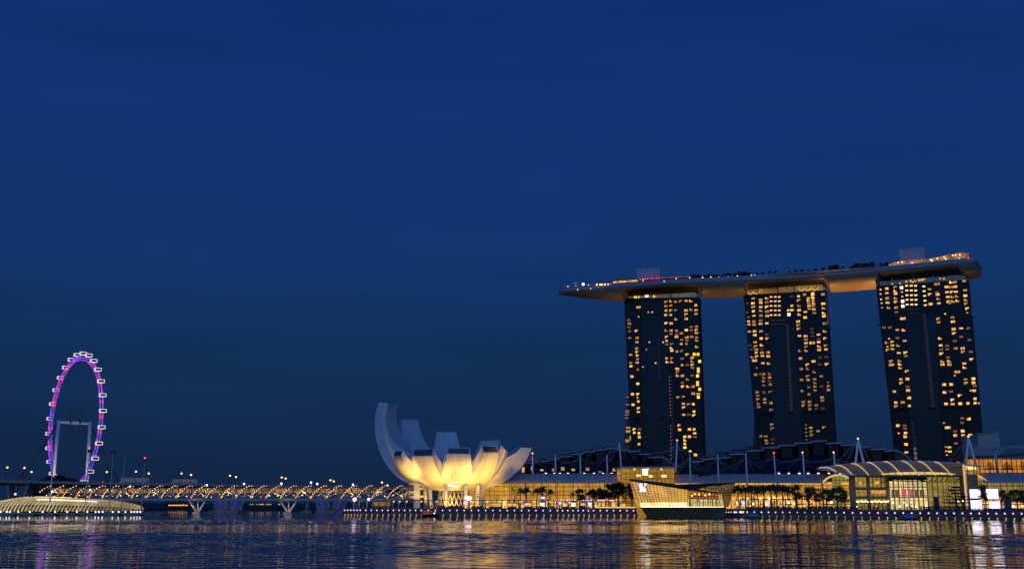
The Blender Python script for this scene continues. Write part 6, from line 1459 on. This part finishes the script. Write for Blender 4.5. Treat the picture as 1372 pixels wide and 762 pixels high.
# awnings / shop canopy line in the right centre
aw = thing('shop_canopy', (xg(1040, fl(1040)-6), fl(1040)-6, DECK), 'thin dark canopy over the lit shop windows behind the palms', 'canopy')
b = MB(); pp = steps(990, 1100, 8)
for a, c_ in zip(pp, pp[1:]): A, C = gpt(a, -6), gpt(c_, -6); b.bar((A[0], A[1], zat(668.3, A[1])), (C[0], C[1], zat(668.3, C[1])), 3, .5)
b.build('roof', M['bronze'], aw)
for p in steps(992, 1098, 7): A = gpt(p, -6.5); b = MB(); b.tube([(A[0], A[1], DECK), (A[0], A[1], zat(668.3, A[1]))], .3, 6); b.build('post', M['bronze'], aw)
b = MB()
for p in (990, 1002, 1019, 1031, 1041): A = gpt(p, -7.6); b.ball((A[0], A[1], zat(667.4, A[1])), .55, n=6, m=4)
b.build('lamps', M['sodium'], aw)
sw = [(980, 984, 'shop'), (986, 990.5, 'w'), (994, 1001, 'b'), (1013, 1018, 'shop'), (1022, 1032, 'w'), (1036, 1045, 'shop'), (1047, 1051, 'w'), (1079, 1082, 'shop'), (1088, 1100, 'shop'), (1122, 1132, 'shop')]
mm_ = {'shop': glow('display_amber', (1, .52, .10), .9, mottle=.6, mscale=.5), 'w': glow('display_white', (1, .74, .55), 1.15, mottle=.7, mscale=.6), 'b': glow('display_blue', (.5, .62, 1), 1.0, mottle=.5, mscale=.5)}
for i, (a, c_, k) in enumerate(sw): panel('shop_window', a, c_, 670.5, 677.6, -.2, mm_[k], f'{dict(shop="amber", w="warm white", b="pale blue")[k]} lit shop window under the thin canopy, {ORD[i+1]} from the left', 'shop window', .3)

# trees on the promenade
for i, (px, top, off) in enumerate([(690, 653.5, 20), (697.5, 654.5, 24), (706, 654, 21), (719, 655, 22), (727.5, 652.5, 20), (737, 656.5, 24)]):
    Y = yq(px)+off; h = zat(top, Y)-DECK; tm, cm = PL[i % 3]; plant('palm', tm, cm, (xg(px, Y), Y, DECK), f'feathery palm before the west mall wing, {ORD[i+1]} of the six from the left', 'palm tree', 'palms before the west mall wing', i*1.3, (h/8.9,)*3)
for i, (px, top, off, s_) in enumerate([(776, 651.5, 17, 1), (794, 653, 19, .9), (806, 652, 16, .95), (818, 646.5, 15, 1), (829, 643.5, 17, 1.1), (847, 645, 24, .75)]):
    Y = yq(px)+off; h = zat(top, Y)-DECK; tm, cm = (BT if i == 0 else BD)[i % 3]; plant('broad_tree', tm, cm, (xg(px, Y), Y, DECK), f'bushy shade tree left of the entrance hall, {ORD[i+1]} from the left', 'tree', 'trees left of the entrance hall', i*2.1, (h/9*s_*.9, h/9*s_*.9, h/9*.97))
for i, (px, top, off) in enumerate([(990, 652, 16), (998.5, 652.5, 18), (1007, 652, 17), (1016, 652.5, 15), (1024, 651.5, 18), (1033, 651.5, 16), (1041, 649.5, 17), (1049, 651.5, 15), (1056, 653, 18)]):
    Y = yq(px)+off; h = zat(top, Y)-DECK; tm, cm = PL[i % 3]; plant('palm', tm, cm, (xg(px, Y), Y, DECK), f'dense palm in the row right of the pavilion, {ORD[i+1]} of nine from left', 'palm tree', 'palm row before the east mall wing', i*1.9, (h/9*1.25, h/9*1.25, h/8.8))
for i, (px, top, off, s_) in enumerate([(1066, 645.5, 14, .72), (1084, 650.5, 18, .95), (1093, 652, 16, .9), (1107, 652, 17, 1), (1122, 651, 13, 1.15), (1131, 655, 15, .9)]):
    Y = yq(px)+off; h = zat(top, Y)-DECK; tm, cm = BT[i % 3]; plant('broad_tree', tm, cm, (xg(px, Y), Y, DECK), f'leafy tree between the palm row and the arched porch, {ORD[i+1]} from the left', 'tree', 'trees before the arched porch', i*1.7, (h/9*s_, h/9*s_, h/9*.97))
for i, (px, top, off, s_) in enumerate([(1281, 648, 12, 1.25), (1318, 648, 14, .62), (1345, 654.5, 12, .7), (1354, 654.2, 13, .7), (1363, 654.5, 12, .7), (1371, 655, 13, .7), (1381, 655, 13, .7)]):
    Y = yq(px)+off; h = zat(top, Y)-DECK; tm, cm = BT[i % 3] if i else CT_[0]
    lab = ['broad layered tree at the right end of the event hall', 'round-headed tree standing between the two screen blocks'][i] if i < 2 else f'small dense tree before the right mall wing, {ORD[i-1]} from the left'
    plant('broad_tree', tm, cm, (xg(px, Y), Y, DECK), lab, 'tree', None if i < 2 else 'trees before the right mall wing', i*2.3, (h/9*s_, h/9*s_, h/9*.97))
for i, (px, top) in enumerate([(1326, 617.5), (1349, 617.5), (1371.5, 616), (1394, 616)]):
    Y = Yg-7; h = zat(top, Y)-zat(632.5, Y); tm, cm = CT_[0]; plant('terrace_tree', tm, cm, (xg(px, Y, 25), Y, zat(633, Y)), f'dark tiered tree against the orange gallery, {ORD[i+1]} from the left', 'tree', 'trees on the gallery terrace', i, (h/9*1.25, h/9*1.25, h/9))
tp_ = thing('terrace_slab', (xg(1360, Yg-6), Yg-6, zat(634, Yg-6)), 'narrow roof terrace carrying the tiered trees at the right edge', 'terrace')
b = MB(); b.box((xg(1370, Yg), Yg-7, zat(633, Yg-7)-.5), (xg(1430, Yg)-xg(1318, Yg), 10, 1.0)); b.build('slab', M['dark_concrete'], tp_)

# ================================================================ boats and floats
def boat(px, py_w, Lm, lab):
    Y = 560.0; k = Y/F; x = xg(px, Y); t = thing('river_boat', (x, Y, 0), lab, 'boat')
    def sect(u):           # u -1 stern .. 1 bow
        w = 1.7*(1-max(0, u-.3)**2*1.6)*(1 if u > -.9 else .85); w = max(w, .1); zt_ = 1.0+.35*max(0, u)**2; return [(u*Lm/2, -w, zt_), (u*Lm/2, -w*.75, -.25), (u*Lm/2, w*.75, -.25), (u*Lm/2, w, zt_)]
    b = MB(); rows = [sect(-1+2*i/14) for i in range(15)]; b.grid(rows, sm=False); b.face(rows[0]); b.grid([[r[0], r[3]] for r in rows], sm=False); part('hull', b.mesh('hull', diff('dark_hull', (.035, .02, .02), .5)), t)
    b = MB(); b.grid([[(u*Lm/2*.96, y*1.62, 2.55+.22*(1-y*y)) for y in (-1, -.5, 0, .5, 1)] for u in (-.98, -.5, 0, .30)]); b.box((-.33*Lm/2, -1.63, 2.4), (Lm*.62, .08, .5)); part('red_awning', b.mesh('red_awning', glow('red_awning', (.8, .03, .02), .35, base=(.5, .02, .02))), t)
    b = MB(); b.prism([(Lm*.12, -1.25, 1), (Lm*.36, -1.25, 1), (Lm*.31, -1.25, 2.7), (Lm*.13, -1.25, 2.85)], (0, 2.5, 0)); part('wheelhouse', b.mesh('wheelhouse', M['dark_steel']), t)
    b = MB(); b.face([(-Lm*.44, -1.5, 1.15), (Lm*.08, -1.5, 1.15), (Lm*.08, -1.5, 1.7), (-Lm*.44, -1.5, 1.7)]); part('cabin_glow', b.mesh('cabin_glow', glow('boat_cabin', (1, .4, .08), .22, mottle=.6, mscale=.8)), t)
    b = MB()
    for u in (-.9, -.6, -.3, 0, .2): b.tube([(u*Lm/2, -1.5, 1), (u*Lm/2, -1.5, 2.5)], .06, 5)
    part('awning_posts', b.mesh('awning_posts', M['steel']), t)
    part('running_lamp', bulbmesh('running_lamp', .36, M['bulb_white']), t, (Lm*.24, -1.4, 1.55)); part('stern_lamp', bulbmesh('stern_lamp', .2, M['red_lamp']), t, (Lm*.31, -1.2, 2.5))
    return t
boat(577, 690, 8.8, 'small dark river boat with a red-lit awning below the museum')
def pod(px, py, label):
    d = ray(px, py); Y = -CAMZ/d.z*d.y; x = xg(px, Y, 0); t = thing('covered_float', (x, Y, 0), label, 'boat')
    b = MB(); rows = []
    for i in range(13):
        u = -1+2*i/12; h = 2.5*(1-abs(u)**3)**.8*(1 if u < .2 else 1-.35*((u-.2)/.8)**1.5); w = 1.6*(1-.75*abs(u)**3); rows.append([(u*3.1, w*math.cos(math.pi*k/8), .35+max(h-.3, .05)*math.sin(math.pi*k/8)) for k in range(9)])
    b.grid(rows); part('cover', b.mesh('cover', diff('grey_blue_cover', (.20, .25, .30), .6)), t)
    b = MB(); b.grid([[(u*3.3, y*1.75*(1-.5*abs(u)**3), z) for y, z in ((-1, .45), (-.85, -.2), (.85, -.2), (1, .45))] for u in (-1, -.6, 0, .6, 1)]); part('hull', b.mesh('hull', diff('float_hull', (.05, .06, .08), .5)), t)
pod(1009.5, 693.2, 'pale covered small boat moored below the palm row'); pod(1218, 695.2, 'pale covered small boat moored below the event hall')
d = ray(263, 707.5); Y = -CAMZ/d.z*d.y; t = thing('marker_buoy', (xg(263, Y, 0), Y, 0), 'small orange round marker buoy floating in the dark water left of centre', 'buoy')
b = MB(); b.ball((0, 0, .3), .62, sz=.85, n=12, m=8); part('float', b.mesh('float', diff('orange_plastic', (.50, .16, .02), .5)), t); b = MB(); b.tube([(0, 0, .75), (0, 0, 1.15)], .09, 6); part('ring', b.mesh('ring', M['dark_steel']), t)

# ================================================================ people on the quay
def person_mesh(seed, shirt, trousers):
    rg = random.Random(seed); st = rg.uniform(.02, .16); arm = rg.uniform(.02, .22); bend = rg.uniform(0, .25)
    P = [(0, 0, .95), (0, 0, 1.15), (0, .01, 1.38), (0, 0, 1.50), (0, -.02, 1.58), (0, -.03, 1.70),
         (-.10, 0, .90), (-.11, -st, .50), (-.11, -st*.6, .08), (-.11, -st*.6-.14, .04), (.10, 0, .90), (.11, st, .50), (.11, st*1.2, .08), (.11, st*1.2-.14, .04),
         (-.20, 0, 1.42), (-.26, .03, 1.16), (-.25-arm*.2, -.10-bend, .93+bend*.5), (.20, 0, 1.42), (.26, -.02, 1.16), (.25+arm*.2, -.10, .92)]
    E_ = [(0, 1), (1, 2), (2, 3), (3, 4), (4, 5), (0, 6), (6, 7), (7, 8), (8, 9), (0, 10), (10, 11), (11, 12), (12, 13), (2, 14), (14, 15), (15, 16), (2, 17), (17, 18), (18, 19)]
    Rr = [.16, .15, .17, .06, .09, .09, .10, .07, .045, .04, .10, .07, .045, .04, .065, .05, .04, .065, .05, .04]
    me = bpy.data.meshes.new('person'); me.from_pydata(P, E_, []); o = bpy.data.objects.new('person', me); COL.objects.link(o)
    md = o.modifiers.new('s', 'SKIN'); 
    for v, r in zip(me.skin_vertices[0].data, Rr): v.radius = (r, r*.8)
    me.skin_vertices[0].data[0].use_root = True
    sb = o.modifiers.new('u', 'SUBSURF'); sb.levels = 1; sb.render_levels = 1
    dg = bpy.context.evaluated_depsgraph_get(); m2 = bpy.data.meshes.new_from_object(o.evaluated_get(dg)); bpy.data.objects.remove(o)
    m2.name = 'person'; m2.materials.clear()
    for m_ in (trousers, shirt, M_SKIN, M_HAIR): m2.materials.append(m_)
    for f_ in m2.polygons:
        z = f_.center.z; x = abs(f_.center.x); f_.use_smooth = True
        f_.material_index = 3 if (z > 1.66 or (z > 1.56 and f_.center.y > .0)) else 2 if (z > 1.50 or (x > .22 and z < 1.12)) else 1 if z > .96 else 0
    return m2
M_SKIN = diff('skin', (.30, .18, .12), .6); M_HAIR = diff('hair', (.012, .009, .008), .6)
cols_ = [(.03, .03, .035), (.10, .02, .02), (.02, .03, .08), (.25, .24, .22), (.05, .06, .04), (.12, .10, .09)]
PM = [person_mesh(60+i, diff(f'shirt_cloth', c_, .8), diff('trouser_cloth', (.02, .02, .03) if i % 2 else (.03, .03, .05), .8)) for i, c_ in enumerate(cols_)]
rg = random.Random(77); names = ['in black', 'in a dark red shirt', 'in navy blue', 'in a pale shirt', 'in dark green', 'in brown']
spots_ = [rg.uniform(1096, 1190) for _ in range(46)] + [rg.uniform(1196, 1246) for _ in range(18)] + [rg.uniform(560, 850) for _ in range(16)] + [rg.uniform(1000, 1090) for _ in range(10)] + [rg.uniform(1300, 1370) for _ in range(8)]
for px in spots_:
    i = rg.randrange(6); Y = yq(px)+rg.uniform(1.2, 6); o = bpy.data.objects.new('person', PM[i]); COL.objects.link(o); o.location = (xg(px, Y), Y, DECK+.005); o.rotation_euler.z = rg.uniform(0, 6.3); o.scale = (rg.uniform(.94, 1.06),)*3
    where = 'before the event hall' if px > 1192 and px < 1260 else 'in the crowd before the arched porch' if 1092 < px < 1195 else 'on the quay below the museum and mall' if px < 900 else 'on the quay at the far right' if px > 1290 else 'on the quay below the palm row'
    tag(o, f'distant standing person {names[i]} {where}', 'person', f'people {where}')
# quay railing
rl = thing('quay_railing', (*qp[4], DECK), 'thin dark railing along the right half of the quay edge', 'railing')
b = MB()
for (pa, ya), (pb, yb) in zip(QUAY[3:], QUAY[4:]):
    A, C = Vector((xg(pa, ya), ya+.4, DECK)), Vector((xg(pb, yb), yb+.4, DECK)); 
    for z in (.5, 1.05): b.bar(A+Vector((0, 0, z)), C+Vector((0, 0, z)), .07, .07)
    n_ = int((C-A).length/2.2)
    for k in range(n_+1): q_ = A.lerp(C, k/n_); b.bar(q_, q_+Vector((0, 0, 1.05)), .07, .07)
b.build('rails', M['dark_steel'], rl)
